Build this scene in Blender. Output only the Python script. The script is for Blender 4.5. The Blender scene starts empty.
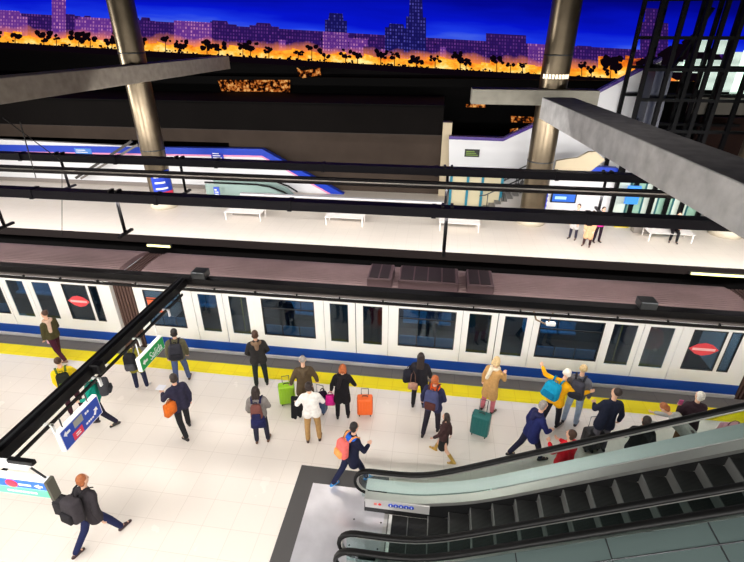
import bpy, bmesh, math, random
from mathutils import Vector as V, Matrix as M, noise
random.seed(7)
R = math.radians
SC = bpy.context.scene
COL = SC.collection

# ---------------------------------------------------------------- camera model (surveyed from the photo)
F, TH, YA, CH = 463.77, 0.48715, -0.138894, 8.7
FW = V((math.sin(YA)*math.cos(TH), math.cos(YA)*math.cos(TH), -math.sin(TH)))
RT = V((math.cos(YA), -math.sin(YA), 0)); UP = RT.cross(FW)
CAM = V((0, 0, CH))
def ray(x, y): return FW*F + RT*(x-372) - UP*(y-281)
def atz(x, y, z=0.0):
    d = ray(x, y); return CAM + d*((z-CH)/d.z)
def aty(x, y, Y):
    d = ray(x, y); return CAM + d*(Y/d.y)
def atx(x, y, X):
    d = ray(x, y); return CAM + d*(X/d.x)

# ---------------------------------------------------------------- materials
def lin(c):
    return tuple(((v/255)/12.92 if v/255 <= .04045 else ((v/255+.055)/1.055)**2.4) for v in c)
MC = {}
def mat(name, rgb, rough=.6, metal=0., emit=None, es=0., spec=.5, var=0., scale=8.):
    if name in MC: return MC[name]
    m = bpy.data.materials.new(name); m.use_nodes = True; nt = m.node_tree
    b = nt.nodes['Principled BSDF']; c = lin(rgb)
    b.inputs['Base Color'].default_value = (*c, 1)
    b.inputs['Roughness'].default_value = rough; b.inputs['Metallic'].default_value = metal
    b.inputs['Specular IOR Level'].default_value = spec
    if emit:
        b.inputs['Emission Color'].default_value = (*lin(emit), 1); b.inputs['Emission Strength'].default_value = es
    if var:
        tc = nt.nodes.new('ShaderNodeTexCoord'); n = nt.nodes.new('ShaderNodeTexNoise'); n.inputs['Scale'].default_value = scale
        n.inputs['Detail'].default_value = 4
        r = nt.nodes.new('ShaderNodeValToRGB')
        r.color_ramp.elements[0].position = .3; r.color_ramp.elements[1].position = .7
        r.color_ramp.elements[0].color = (*[v*(1-var) for v in c], 1); r.color_ramp.elements[1].color = (*[min(1, v*(1+var)) for v in c], 1)
        nt.links.new(tc.outputs['Object'], n.inputs['Vector']); nt.links.new(n.outputs['Fac'], r.inputs['Fac'])
        nt.links.new(r.outputs['Color'], b.inputs['Base Color'])
    MC[name] = m; return m
def glassmat(name, rgb, mixv, rough=.05, gl=(230, 240, 245)):
    if name in MC: return MC[name]
    m = bpy.data.materials.new(name); m.use_nodes = True; nt = m.node_tree
    for n in list(nt.nodes): nt.nodes.remove(n)
    o = nt.nodes.new('ShaderNodeOutputMaterial'); mx = nt.nodes.new('ShaderNodeMixShader')
    t = nt.nodes.new('ShaderNodeBsdfTransparent'); g = nt.nodes.new('ShaderNodeBsdfGlossy')
    t.inputs['Color'].default_value = (*lin(rgb), 1); g.inputs['Color'].default_value = (*lin(gl), 1); g.inputs['Roughness'].default_value = rough
    mx.inputs['Fac'].default_value = mixv
    nt.links.new(t.outputs[0], mx.inputs[1]); nt.links.new(g.outputs[0], mx.inputs[2]); nt.links.new(mx.outputs[0], o.inputs['Surface'])
    MC[name] = m; return m
def tilemat(name, rgb, size, grout, rough=.25, off=0.0, var=.05, w=None):
    m = mat(name, rgb, rough); nt = m.node_tree; b = nt.nodes['Principled BSDF']
    tc = nt.nodes.new('ShaderNodeTexCoord'); br = nt.nodes.new('ShaderNodeTexBrick')
    br.offset = off; br.squash = 1
    c = lin(rgb)
    br.inputs['Color1'].default_value = (*c, 1); br.inputs['Color2'].default_value = (*[v*(1-var) for v in c], 1)
    br.inputs['Mortar'].default_value = (*lin(grout), 1); br.inputs['Scale'].default_value = 1
    br.inputs['Mortar Size'].default_value = .006; br.inputs['Mortar Smooth'].default_value = .3
    br.inputs['Brick Width'].default_value = w or size; br.inputs['Row Height'].default_value = size
    n = nt.nodes.new('ShaderNodeTexNoise'); n.inputs['Scale'].default_value = 1.3; n.inputs['Detail'].default_value = 5
    r = nt.nodes.new('ShaderNodeMapRange'); r.inputs[3].default_value = rough*.7; r.inputs[4].default_value = rough*1.5
    nt.links.new(tc.outputs['Object'], br.inputs['Vector']); nt.links.new(tc.outputs['Object'], n.inputs['Vector'])
    nt.links.new(n.outputs['Fac'], r.inputs[0]); nt.links.new(r.outputs[0], b.inputs['Roughness'])
    nt.links.new(br.outputs['Color'], b.inputs['Base Color']); return m

# ---------------------------------------------------------------- mesh helpers
class B:
    def __init__(s): s.bm = bmesh.new(); s.uv = None
    def box(s, x0, x1, y0, y1, z0, z1, mi=0):
        v = [s.bm.verts.new(p) for p in ((x0,y0,z0),(x1,y0,z0),(x1,y1,z0),(x0,y1,z0),(x0,y0,z1),(x1,y0,z1),(x1,y1,z1),(x0,y1,z1))]
        for f in ((3,2,1,0),(4,5,6,7),(0,1,5,4),(1,2,6,5),(2,3,7,6),(3,0,4,7)):
            s.bm.faces.new([v[i] for i in f]).material_index = mi
        return s
    def rbox(s, x0, x1, y0, y1, z0, z1, r=.03, seg=3, mi=0):
        t = bmesh.new()
        bmesh.ops.create_cube(t, size=1)
        for v in t.verts: v.co = V(((x0+x1)/2+v.co.x*(x1-x0), (y0+y1)/2+v.co.y*(y1-y0), (z0+z1)/2+v.co.z*(z1-z0)))
        bmesh.ops.bevel(t, geom=list(t.edges), offset=r, segments=seg, profile=.5, affect='EDGES')
        s.merge(t, mi); return s
    def merge(s, t, mi=0, mtx=None):
        mp = {}
        for v in t.verts: mp[v] = s.bm.verts.new(mtx @ v.co if mtx else v.co)
        for f in t.faces:
            try:
                g = s.bm.faces.new([mp[v] for v in f.verts]); g.material_index = mi; g.smooth = f.smooth
            except ValueError: pass
        t.free(); return s
    def bar(s, a, b, w, h=None, mi=0, upv=(0,0,1)):
        a, b = V(a), V(b); h = h or w; d = (b-a).normalized(); u = V(upv)
        if abs(d.dot(u)) > .98: u = V((0,1,0))
        r = d.cross(u).normalized(); u = r.cross(d)
        vs = [s.bm.verts.new(p + r*(i*w/2) + u*(j*h/2)) for p in (a, b) for i, j in ((-1,-1),(1,-1),(1,1),(-1,1))]
        for f in ((3,2,1,0),(4,5,6,7),(0,1,5,4),(1,2,6,5),(2,3,7,6),(3,0,4,7)):
            s.bm.faces.new([vs[i] for i in f]).material_index = mi
        return s
    def prism(s, pts, axis, a, b, mi=0):
        # pts: 2D outline; axis 'y': (x,z) extruded y a..b ; 'x': (y,z) ; 'z': (x,y)
        def p3(p, t): return {'y': (p[0], t, p[1]), 'x': (t, p[0], p[1]), 'z': (p[0], p[1], t)}[axis]
        v0 = [s.bm.verts.new(p3(p, a)) for p in pts]; v1 = [s.bm.verts.new(p3(p, b)) for p in pts]
        n = len(pts)
        fs = [s.bm.faces.new(v0), s.bm.faces.new(v1[::-1])]
        for i in range(n): fs.append(s.bm.faces.new([v0[i], v1[i], v1[(i+1)%n], v0[(i+1)%n]]))
        for f in fs: f.material_index = mi
        return s
    def cap(s, p0, p1, r0, r1=None, seg=10, rings=3, mi=0):
        p0, p1 = V(p0), V(p1); r1 = r0 if r1 is None else r1
        d = p1-p0; L = d.length; d = d.normalized() if L > 1e-6 else V((0,0,1))
        u = V((0,0,1)) if abs(d.z) < .9 else V((1,0,0)); a = d.cross(u).normalized(); b = d.cross(a)
        prof = []
        for i in range(rings+1):
            t = -math.pi/2 + i/rings*math.pi/2; prof.append((p0+d*(r0*math.sin(t)), r0*math.cos(t)))
        for i in range(rings+1):
            t = i/rings*math.pi/2; prof.append((p1+d*(r1*math.sin(t)), r1*math.cos(t)))
        s.rev(prof, a, b, seg, mi); return s
    def rev(s, prof, a, b, seg, mi=0):
        prev = None
        for c, r in prof:
            if r < 1e-5: ring = [s.bm.verts.new(c)]
            else: ring = [s.bm.verts.new(c + a*(r*math.cos(2*math.pi*k/seg)) + b*(r*math.sin(2*math.pi*k/seg))) for k in range(seg)]
            if prev:
                for k in range(seg):
                    k2 = (k+1) % seg
                    q = [prev[k%len(prev)], prev[k2%len(prev)], ring[k2%len(ring)], ring[k%len(ring)]]
                    u = []
                    for x in q:
                        if x not in u: u.append(x)
                    if len(u) > 2:
                        f = s.bm.faces.new(u); f.material_index = mi; f.smooth = True
            prev = ring
    def cyl(s, p0, p1, r0, r1=None, seg=12, mi=0):
        p0, p1 = V(p0), V(p1); r1 = r0 if r1 is None else r1
        d = (p1-p0).normalized(); u = V((0,0,1)) if abs(d.z) < .9 else V((1,0,0)); a = d.cross(u).normalized(); b = d.cross(a)
        s.rev([(p0, 0), (p0, r0), (p1, r1), (p1, 0)], a, b, seg, mi)
        return s
    def ell(s, c, rad, rot=None, seg=14, rings=9, mi=0):
        t = bmesh.new(); bmesh.ops.create_uvsphere(t, u_segments=seg, v_segments=rings, radius=1)
        for f in t.faces: f.smooth = True
        m = M.Translation(c) @ (rot.to_4x4() if rot else M.Identity(4)) @ M.Diagonal((*rad, 1))
        return s.merge(t, mi, m)
    def lathe(s, prof, c=(0,0), seg=28, mi=0):
        s.rev([(V((c[0], c[1], z)), r) for r, z in prof], V((1,0,0)), V((0,1,0)), seg, mi); return s
    def tube(s, pts, r, seg=8, mi=0, flat=1.0, wide=None):
        pts = [V(p) for p in pts]; prev = None; n = len(pts)
        ref = wide
        for i, p in enumerate(pts):
            d = (pts[min(i+1, n-1)]-pts[max(i-1, 0)]).normalized()
            a = V(ref) if ref else (d.cross(V((0,0,1))) if abs(d.z) < .95 else d.cross(V((1,0,0))))
            a = (a - d*a.dot(d)).normalized(); b = d.cross(a)
            ring = [s.bm.verts.new(p + a*(r*math.cos(2*math.pi*k/seg)) + b*(r*flat*math.sin(2*math.pi*k/seg))) for k in range(seg)]
            if prev:
                for k in range(seg):
                    f = s.bm.faces.new([prev[k], prev[(k+1)%seg], ring[(k+1)%seg], ring[k]]); f.smooth = True; f.material_index = mi
            else: s.bm.faces.new(ring[::-1]).material_index = mi
            prev = ring
        s.bm.faces.new(prev).material_index = mi
        return s
    def quad(s, pts, mi=0):
        f = s.bm.faces.new([s.bm.verts.new(p) for p in pts]); f.material_index = mi; return f
    def obj(s, name, mats, parent=None, mods=None, loc=None):
        bmesh.ops.recalc_face_normals(s.bm, faces=s.bm.faces)
        me = bpy.data.meshes.new(name); s.bm.to_mesh(me); s.bm.free()
        for m in (mats if isinstance(mats, (list, tuple)) else [mats]): me.materials.append(m)
        o = bpy.data.objects.new(name, me); COL.objects.link(o)
        if parent: o.parent = parent
        if loc: o.location = loc
        return o
def tag(o, label, cat, group=None):
    o['label'] = label; o['category'] = cat
    if group: o['group'] = group
    return o
def thing(name, label, cat, loc=(0,0,0), rz=0, group=None):
    o = bpy.data.objects.new(name, None); COL.objects.link(o); o.empty_display_size = .2
    o.location = loc; o.rotation_euler = (0, 0, rz)
    return tag(o, label, cat, group)
def struct(o): o['kind'] = 'structure'; return o
def copy_tree(o, parent=None):
    c = o.copy(); COL.objects.link(c)
    if parent: c.parent = parent
    for ch in list(o.children): copy_tree(ch, c)
    return c
BAKE = []
def remesh(o, vox, it=3):
    m = o.modifiers.new('r', 'REMESH'); m.mode = 'VOXEL'; m.voxel_size = vox; m.use_smooth_shade = True
    if it:
        q = o.modifiers.new('s', 'SMOOTH'); q.iterations = it; q.factor = .5
    BAKE.append(o); return o
def bake_all():
    bpy.context.view_layer.update()
    dg = bpy.context.evaluated_depsgraph_get()
    res = []
    for o in BAKE: res.append((o, bpy.data.meshes.new_from_object(o.evaluated_get(dg))))
    for o, me in res:
        mats = list(o.data.materials); o.modifiers.clear()
        me.materials.clear()
        for m in mats: me.materials.append(m)
        me.name = o.name; o.data = me
    BAKE.clear()
def text_mesh(txt, size):
    cu = bpy.data.curves.new('lettering', 'FONT'); cu.body = txt; cu.size = size; cu.extrude = .002; cu.align_x = 'LEFT'
    t = bpy.data.objects.new('lettering', cu); COL.objects.link(t)
    bpy.context.view_layer.update(); dg = bpy.context.evaluated_depsgraph_get()
    me = bpy.data.meshes.new_from_object(t.evaluated_get(dg))
    bpy.data.objects.remove(t); return me

# ---------------------------------------------------------------- palette
BLACK = mat('black painted steel', (9, 8, 10), .4, spec=.25)
BLACKM = mat('matt black', (12, 12, 13), .7)
DKBLUE = mat('dark blue steel', (13, 10, 20), .5, spec=.2)
STEEL = mat('brushed steel', (178, 174, 168), .28, .9)
STEELD = mat('dark steel', (80, 82, 84), .35, .8)
WHITE = mat('white enamel', (236, 236, 234), .25)
WALLW = mat('white panel', (228, 228, 230), .35)
CONC = mat('concrete', (160, 150, 136), .8, var=.16, scale=3)
CONCG = mat('grey concrete', (186, 184, 182), .8, var=.2, scale=2.2)
BLUEP = mat('blue band', (20, 62, 190), .4)
PURP = mat('purple coping', (66, 34, 130), .4)
PINKL = mat('pink line', (236, 150, 190), .4)
BROWN = mat('brown fascia', (66, 56, 49), .8, spec=.1, var=.12, scale=.8)
DARKW = mat('dark wall', (6, 5, 5), .8, spec=.1)
RUBBER = mat('black rubber', (7, 7, 7), .5, spec=.25)
FLOORM = tilemat('terrazzo tile', (232, 223, 214), .6, (214, 204, 194), .22, var=.03)
FLOORF = tilemat('far terrazzo tile', (226, 216, 204), .6, (210, 200, 188), .4, var=.02)
YEL = tilemat('yellow tactile strip', (255, 234, 0), .42, (236, 206, 6), .5, var=.06)
EDGEG = tilemat('grey edge slab', (112, 108, 106), .5, (80, 78, 78), .6, w=.9)
BED = mat('track bed', (40, 26, 26), .9, var=.3, scale=6)
BLUEST = mat('blue train stripe', (18, 70, 160), .3)
GLASST = glassmat('train window glass', (165, 185, 196), .05)
GLASSB = glassmat('balustrade glass', (236, 245, 243), .045)
SKIN = [mat('skin fair', (226, 178, 150), .5), mat('skin tan', (196, 144, 112), .5)]

# ---------------------------------------------------------------- setting
EY = 10.86   # platform edge
def slab(name, x0, x1, y0, y1, z0, z1, m): return struct(B().box(x0, x1, y0, y1, z0, z1).obj(name, m))
slab('floor', -32, 26, -8, 9.93, -.3, 0, FLOORM)
slab('trim_1', -32, 26, 9.93, 10.42, -.3, .006, YEL)
slab('trim_2', -32, 26, 10.42, EY, -.3, 0.002, EDGEG)
slab('trim_3', -32, 26, 10.5, 10.8, -1.3, -.3, DARKW)
slab('floor_trackbed', -32, 26, 10.8, 19.6, -1.5, -1.25, BED)
slab('floor_far', -44, 30, 19.5, 34.3, -.3, 0, FLOORF)
slab('trim_4', -44, 30, 19.4, 19.5, -.35, .004, mat('far edge slab', (34, 28, 27), .8, spec=.1))
slab('trim_5', -44, 30, 19.75, 20, -1.25, -.3, DARKW)
slab('floor_mezzanine', -32, 26, -8, .75, 6.85, 7.1, CONCG)
slab('wall_back', -44, 30, 34.3, 34.6, -.3, 14, DARKW)
slab('wall_left', -44.3, -44, -8, 34.6, -1.5, 14, DARKW)
slab('wall_right', 30, 30.3, -8, 34.6, -1.5, 14, DARKW)
slab('wall_front', -44, 30, -8.3, -8, -1.5, 14, DARKW)
slab('ceiling', -44.3, 30.3, -8.3, 34.6, 14, 14.3, DARKW)
# running rails of the empty far track and the train's track
for y in (11.65, 13.1, 15.5, 16.95):
    b = B().box(-32, 26, y-.035, y+.035, -1.12, -1.07).box(-32, 26, y-.012, y+.012, -1.2, -1.12).box(-32, 26, y-.07, y+.07, -1.25, -1.2)
    tag(b.obj('running_rail', mat('rail steel', (110, 84, 74), .35, .8)), 'steel running rail of the station tracks beside the platforms', 'rail', 'running rails')

# ---------------------------------------------------------------- back area
# mural: a back-lit panoramic print of a city at dusk
YM = 34.0
def mural():
    sky = bpy.data.materials.new('mural sky'); glow = bpy.data.materials.new('mural street glow'); bld = bpy.data.materials.new('mural buildings')
    bld2 = bpy.data.materials.new('mural lit buildings'); drk = bpy.data.materials.new('mural trees'); tow = bpy.data.materials.new('mural towers')
    def setup(m):
        m.use_nodes = True; nt = m.node_tree
        for n in list(nt.nodes): nt.nodes.remove(n)
        o = nt.nodes.new('ShaderNodeOutputMaterial'); e = nt.nodes.new('ShaderNodeEmission'); nt.links.new(e.outputs[0], o.inputs[0])
        uv = nt.nodes.new('ShaderNodeUVMap'); uv.uv_map = 'UVMap'
        return nt, e, uv
    def ramp(nt, stops):
        r = nt.nodes.new('ShaderNodeValToRGB'); el = r.color_ramp.elements
        el[0].position = stops[0][0]; el[0].color = (*lin(stops[0][1]), 1)
        el[1].position = stops[-1][0]; el[1].color = (*lin(stops[-1][1]), 1)
        for p, c in stops[1:-1]:
            q = el.new(p); q.color = (*lin(c), 1)
        return r
    # sky: v is the picture height above its street line
    nt, e, uv = setup(sky)
    sp = nt.nodes.new('ShaderNodeSeparateXYZ'); nt.links.new(uv.outputs[0], sp.inputs[0])
    n = nt.nodes.new('ShaderNodeTexNoise'); n.inputs['Scale'].default_value = 1.2; n.inputs['Detail'].default_value = 4
    mp = nt.nodes.new('ShaderNodeMapping'); mp.inputs['Scale'].default_value = (.5, 3, 1)
    nt.links.new(uv.outputs[0], mp.inputs[0]); nt.links.new(mp.outputs[0], n.inputs['Vector'])
    a = nt.nodes.new('ShaderNodeMath'); a.operation = 'MULTIPLY_ADD'; a.inputs[1].default_value = .5; a.inputs[2].default_value = -.25
    nt.links.new(n.outputs['Fac'], a.inputs[0])
    ad = nt.nodes.new('ShaderNodeMath'); ad.operation = 'ADD'; nt.links.new(sp.outputs[1], ad.inputs[0]); nt.links.new(a.outputs[0], ad.inputs[1])
    r = ramp(nt, [(.25, (84, 118, 240)), (.36, (28, 60, 240)), (.5, (6, 22, 214)), (.75, (3, 8, 150)), (1, (2, 4, 80))])
    nt.links.new(ad.outputs[0], r.inputs[0]); nt.links.new(r.outputs[0], e.inputs[0]); e.inputs[1].default_value = .9
    # glow band
    nt, e, uv = setup(glow)
    mp = nt.nodes.new('ShaderNodeMapping'); mp.inputs['Scale'].default_value = (3.2, 5, 1)
    n = nt.nodes.new('ShaderNodeTexNoise'); n.inputs['Scale'].default_value = 1.6; n.inputs['Detail'].default_value = 6; n.inputs['Roughness'].default_value = .7
    nt.links.new(uv.outputs[0], mp.inputs[0]); nt.links.new(mp.outputs[0], n.inputs['Vector'])
    sp = nt.nodes.new('ShaderNodeSeparateXYZ'); nt.links.new(uv.outputs[0], sp.inputs[0])
    a = nt.nodes.new('ShaderNodeMath'); a.operation = 'MULTIPLY_ADD'; a.inputs[1].default_value = -1.35; nt.links.new(sp.outputs[1], a.inputs[0]); nt.links.new(n.outputs['Fac'], a.inputs[2])
    r = ramp(nt, [(0, (24, 8, 30)), (.16, (120, 40, 30)), (.3, (226, 110, 20)), (.46, (255, 176, 50)), (.62, (255, 232, 150))])
    nt.links.new(a.outputs[0], r.inputs[0]); nt.links.new(r.outputs[0], e.inputs[0]); e.inputs[1].default_value = 1.2
    for m, c1, c2, c3 in ((bld, (40, 18, 84), (124, 66, 150), (30, 12, 62)), (bld2, (84, 40, 124), (236, 160, 196), (92, 44, 120)), (tow, (20, 18, 84), (96, 92, 196), (14, 10, 56))):
        nt, e, uv = setup(m)
        br = nt.nodes.new('ShaderNodeTexBrick'); br.offset = 0; br.inputs['Scale'].default_value = 1; br.inputs['Bias'].default_value = -.15
        br.inputs['Brick Width'].default_value = .028; br.inputs['Row Height'].default_value = .034; br.inputs['Mortar Size'].default_value = .007
        br.inputs['Color1'].default_value = (*lin(c1), 1); br.inputs['Color2'].default_value = (*lin(c2), 1); br.inputs['Mortar'].default_value = (*lin(c3), 1)
        nt.links.new(uv.outputs[0], br.inputs['Vector'])
        n = nt.nodes.new('ShaderNodeTexNoise'); n.inputs['Scale'].default_value = 4; n.inputs['Detail'].default_value = 5; nt.links.new(uv.outputs[0], n.inputs['Vector'])
        mx = nt.nodes.new('ShaderNodeMix'); mx.data_type = 'RGBA'; mx.inputs[7].default_value = (*lin(c1), 1)
        nt.links.new(n.outputs['Fac'], mx.inputs[0]); nt.links.new(br.outputs['Color'], mx.inputs[6])
        # street light spilling up the printed facades
        sp = nt.nodes.new('ShaderNodeSeparateXYZ'); nt.links.new(uv.outputs[0], sp.inputs[0])
        q = nt.nodes.new('ShaderNodeMath'); q.operation = 'MULTIPLY_ADD'; q.inputs[1].default_value = -.22; q.inputs[2].default_value = 0; nt.links.new(n.outputs['Fac'], q.inputs[0])
        q2 = nt.nodes.new('ShaderNodeMath'); q2.operation = 'ADD'; nt.links.new(sp.outputs[1], q2.inputs[0]); nt.links.new(q.outputs[0], q2.inputs[1])
        mr = nt.nodes.new('ShaderNodeMapRange'); mr.inputs[1].default_value = .06; mr.inputs[2].default_value = -.06; nt.links.new(q2.outputs[0], mr.inputs[0])
        m2 = nt.nodes.new('ShaderNodeMix'); m2.data_type = 'RGBA'; nt.links.new(mr.outputs[0], m2.inputs[0]); nt.links.new(mx.outputs[2], m2.inputs[6])
        m2.inputs[7].default_value = (*lin((240, 130, 50)), 1)
        nt.links.new(m2.outputs[2], e.inputs[0]); e.inputs[1].default_value = 1.3
    nt, e, uv = setup(drk); e.inputs[0].default_value = (*lin((14, 6, 14)), 1); e.inputs[1].default_value = .8
    b = B(); uvl = b.bm.loops.layers.uv.new('UVMap')
    # picture coordinates: u runs along the picture (pixels/100), v = height above the sloping street line (pixels/100)
    def base(u): return 42 + u*.06 if u < 490 else 71.4 + (u-490)*.055
    def P(u, v, d): 
        p = aty(u, base(u)-v, YM); p.y = YM - d; return p
    def poly(pts, mi, d):
        f = b.bm.faces.new([b.bm.verts.new(P(u, v, d)) for u, v in pts]); f.material_index = mi
        for l, (u, v) in zip(f.loops, pts): l[uvl].uv = (u/100, v/100)
    for i in range(30):
        u0 = -150+i*35; poly([(u0, 0), (u0+35, 0), (u0+35, 170), (u0, 170)], 0, 0)
        poly([(u0, -3), (u0+35, -3), (u0+35, 30), (u0, 30)], 2, .01)
        poly([(u0, -6), (u0+35, -6), (u0+35, 0), (u0, 0)], 4, .03)
    rnd = random.Random(3)
    u = -140
    while u < 900:                                  # row of apartment blocks
        w = rnd.uniform(12, 34); h = rnd.uniform(19, 33) if u < 320 else rnd.uniform(16, 29)
        if u > 585: h *= .8
        mi = 3 if rnd.random() < (.55 if u < 300 else .22) else 2; d = .012 + rnd.random()*.004
        poly([(u, 2), (u+w, 2), (u+w, h), (u, h)], mi, d)
        if rnd.random() < .6: poly([(u+w*.2, h), (u+w*.75, h), (u+w*.7, h+3), (u+w*.25, h+3)], 2, d)
        for k in range(int(w/5)):                       # chimneys and aerials
            if rnd.random() < .4: poly([(u+k*5+1, h), (u+k*5+2.2, h), (u+k*5+2.2, h+rnd.uniform(1, 3)), (u+k*5+1, h+2)], 4, d)
        u += w*rnd.uniform(.75, 1.02)
    for i in range(300):                            # low wooded hills on the skyline
        u0 = -140+i*3.6; hh = 24 + 6*noise.noise(V((u0*.013, 3, 0))) + 2.5*noise.noise(V((u0*.12, 1, 0))); poly([(u0, 12), (u0+4, 12), (u0+4, hh+rnd.random()*1.5), (u0, hh)], 2, .009)
    def tower(u0, u1, h, mi=5, top=None):
        poly([(u0, 2), (u1, 2), (u1, h), (u0, h)], mi, .02)
        if top: poly([(u0+(u1-u0)*.15, h), (u1-(u1-u0)*.15, h), (u1-(u1-u0)*.2, h+top), (u0+(u1-u0)*.2, h+top)], mi, .02)
    tower(52, 66, 50, 3, 10); tower(66, 75, 32, 2); tower(-14, 28, 27, 3, 5); tower(78, 110, 30, 3); tower(174, 212, 32, 3)
    tower(325, 347, 42, 5, 7); tower(323, 348, 30, 3); tower(406, 426, 50, 5, 24); tower(385, 408, 38, 5, 4); tower(286, 318, 26, 2)
    tower(486, 526, 38, 2); tower(446, 480, 27, 2); tower(640, 668, 58, 2, 14); tower(528, 545, 30, 3); tower(530, 560, 24, 2)
    for i in range(120):                            # street glow
        u0 = -140+i*9; h = 7+4*noise.noise(V((u0*.05, 0, 0)))+rnd.random()*3
        if 590 < u0 < 635: h += 12
        if u0 > 640: h *= .3
        poly([(u0, -2), (u0+9.2, -2), (u0+9.2, h), (u0, h+rnd.uniform(-2, 2))], 1, .022)
    def clump(u0, v0, r, n):
        for _ in range(n):
            cu, cv, rr = u0+rnd.uniform(-r, r), v0+rnd.uniform(-r*.55, r*.55), r*rnd.uniform(.25, .55)
            poly([(cu+rr*math.cos(t/7*2*math.pi)*rnd.uniform(.7, 1.2), cv+rr*math.sin(t/7*2*math.pi)*rnd.uniform(.6, 1.1)) for t in range(7)], 4, .026+rnd.random()*.003)
    for i in range(56):                             # trees along the avenue
        u0 = -140+i*18+rnd.uniform(-7, 7); r = rnd.uniform(3.5, 8); cy = rnd.uniform(7, 13)
        clump(u0, cy, r, 9); poly([(u0-.5, -1), (u0+.5, -1), (u0+.3, cy), (u0-.3, cy)], 4, .026)
    for u0, v0, r in ((612, 16, 9), (690, 20, 26), (120, 12, 8), (700, 8, 20), (655, 14, 14)): clump(u0, v0, r, 16)
    for i in range(190): clump(-140+i*5.4, rnd.uniform(-2, 1), rnd.uniform(1.5, 3.5), 3)
    me_o = b.obj('skyline_mural', [sky, glow, bld, bld2, drk, tow])
    tag(me_o, 'wide backlit mural of a city skyline at dusk along the upper back wall', 'mural')
mural()

def wallpoly(name, pts, Y, th, m, st=True):
    o = B().prism([(aty(x, y, Y).x, aty(x, y, Y).z) for x, y in pts], 'y', Y, Y+th).obj(name, m)
    return struct(o) if st else o
def stripe(pts, Y, w, d, m, name):
    b = B(); q = [aty(x, y, Y) for x, y in pts]
    for a, c in zip(q[:-1], q[1:]): b.bar(a - (a-c)*0, c, d, w, upv=(0,0,1))
    return b.obj(name, m)
# dark glazed gallery under the mural, brown fascia
zf1, zf0 = 5.1, 2.75
slab('wall_gallery', -44, 30, 33.2, 33.5, 0, 6.2, DARKW)
slab('wall_fascia', -44, .2, 28.2, 28.6, zf0, 3.55, BROWN)
slab('wall_fascia_upper', -44, .2, 28.2, 28.6, 3.55, zf1, mat('dark brown cladding', (14, 11, 10), .8, spec=.08, var=.15, scale=.8))
slab('ceiling_gallery', -44, .2, 28.2, 33.2, zf1-.02, zf1+.1, DARKW)
slab('wall_brown', -13, .2, 28.2, 28.6, 0, zf0, BROWN)
b = B()
for z in (3.52,): b.box(-44, .2, 28.17, 28.2, z, z+.03)
struct(b.obj('trim_6', mat('fascia joint', (52, 44, 40), .8)))
# glowing panels painted as the mural's reflection in the gallery glass
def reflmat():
    m = bpy.data.materials.new('painted mural reflection'); m.use_nodes = True; nt = m.node_tree
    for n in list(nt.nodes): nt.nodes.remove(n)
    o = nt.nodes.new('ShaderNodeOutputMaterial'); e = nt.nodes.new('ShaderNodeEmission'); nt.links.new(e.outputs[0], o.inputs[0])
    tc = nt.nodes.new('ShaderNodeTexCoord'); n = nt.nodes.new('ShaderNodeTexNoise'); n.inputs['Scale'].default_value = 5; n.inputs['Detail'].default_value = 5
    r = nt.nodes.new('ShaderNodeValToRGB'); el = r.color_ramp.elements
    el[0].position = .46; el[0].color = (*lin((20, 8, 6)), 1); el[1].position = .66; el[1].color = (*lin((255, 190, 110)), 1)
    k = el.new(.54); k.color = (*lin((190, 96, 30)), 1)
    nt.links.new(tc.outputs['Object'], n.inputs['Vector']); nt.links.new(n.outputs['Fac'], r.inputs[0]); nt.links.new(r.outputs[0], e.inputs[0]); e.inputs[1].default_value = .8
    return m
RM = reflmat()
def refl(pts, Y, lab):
    o = B().prism([(aty(x, y, Y).x, aty(x, y, Y).z) for x, y in pts], 'y', Y-.05, Y).obj('mural_reflection', RM); tag(o, lab, 'window')  # glowing panel painted as a reflection, not a real window
refl([(218, 80), (290, 80), (290, 92), (222, 91)], 33.15, 'long painted orange mural reflection in the dark gallery right of the left concrete beam')
refl([(297, 67.5), (302, 71), (320, 68), (321, 75), (303, 78), (298, 75)], 33.15, 'small ragged painted orange mural reflection just under the mural')
refl([(466, 104), (486, 104), (486, 107.5), (466, 107)], 33.15, 'thin painted orange mural reflection under the right concrete cross beam')
refl([(511, 116), (534, 117), (534, 123), (511, 122)], 33.15, 'upper painted orange mural reflection left of the right steel column')
refl([(510, 129), (518, 128), (517, 134), (510, 134)], 33.15, 'lower painted orange mural reflection left of the right steel column')

# white clad wall of the far concourse at left, blue coping, stair flank sloping down
YW = 27.4
wl = wallpoly('wall_concourse', [(-260, 126), (262, 153), (347, 197), (347, 199), (-260, 190)], YW, .3, WALLW)
def band(px, dy0, dy1, Y, m, name, th=.36, back=.03):
    pts = [(x, y+dy0) for x, y in px] + [(x, y+dy1) for x, y in px[::-1]]
    return struct(B().prism([(aty(x, y, Y).x, aty(x, y, Y).z) for x, y in pts], 'y', Y-back, Y+th).obj(name, m))
tp = [(-260, 133), (0, 144.5), (262, 149), (347, 196)]
band(tp, 0, 6.5, YW, BLUEP, 'trim_7'); band(tp, 6.5, 8.2, YW, PINKL, 'trim_8', back=.032)
slab('baseboard_concourse', -44, -11.6, 27.28, 27.4, 0, .22, mat('grey skirting', (128, 120, 114), .6))
# low bench wall along the far platform
zl = aty(372, 199, 24.4).z
slab('wall_low', -11, .4, 24.4, 24.55, 0, zl-.1, mat('low wall', (120, 118, 116), .5))
slab('trim_9', -11, .5, 24.35, 24.62, zl-.1, zl, mat('pale coping', (214, 212, 214), .4))
tag(B().cyl((-44, 23.6, .28), (.4, 23.6, .28), .05).obj('guard_rail', STEEL), 'long round steel guard rail behind the far platform benches', 'rail')
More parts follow.
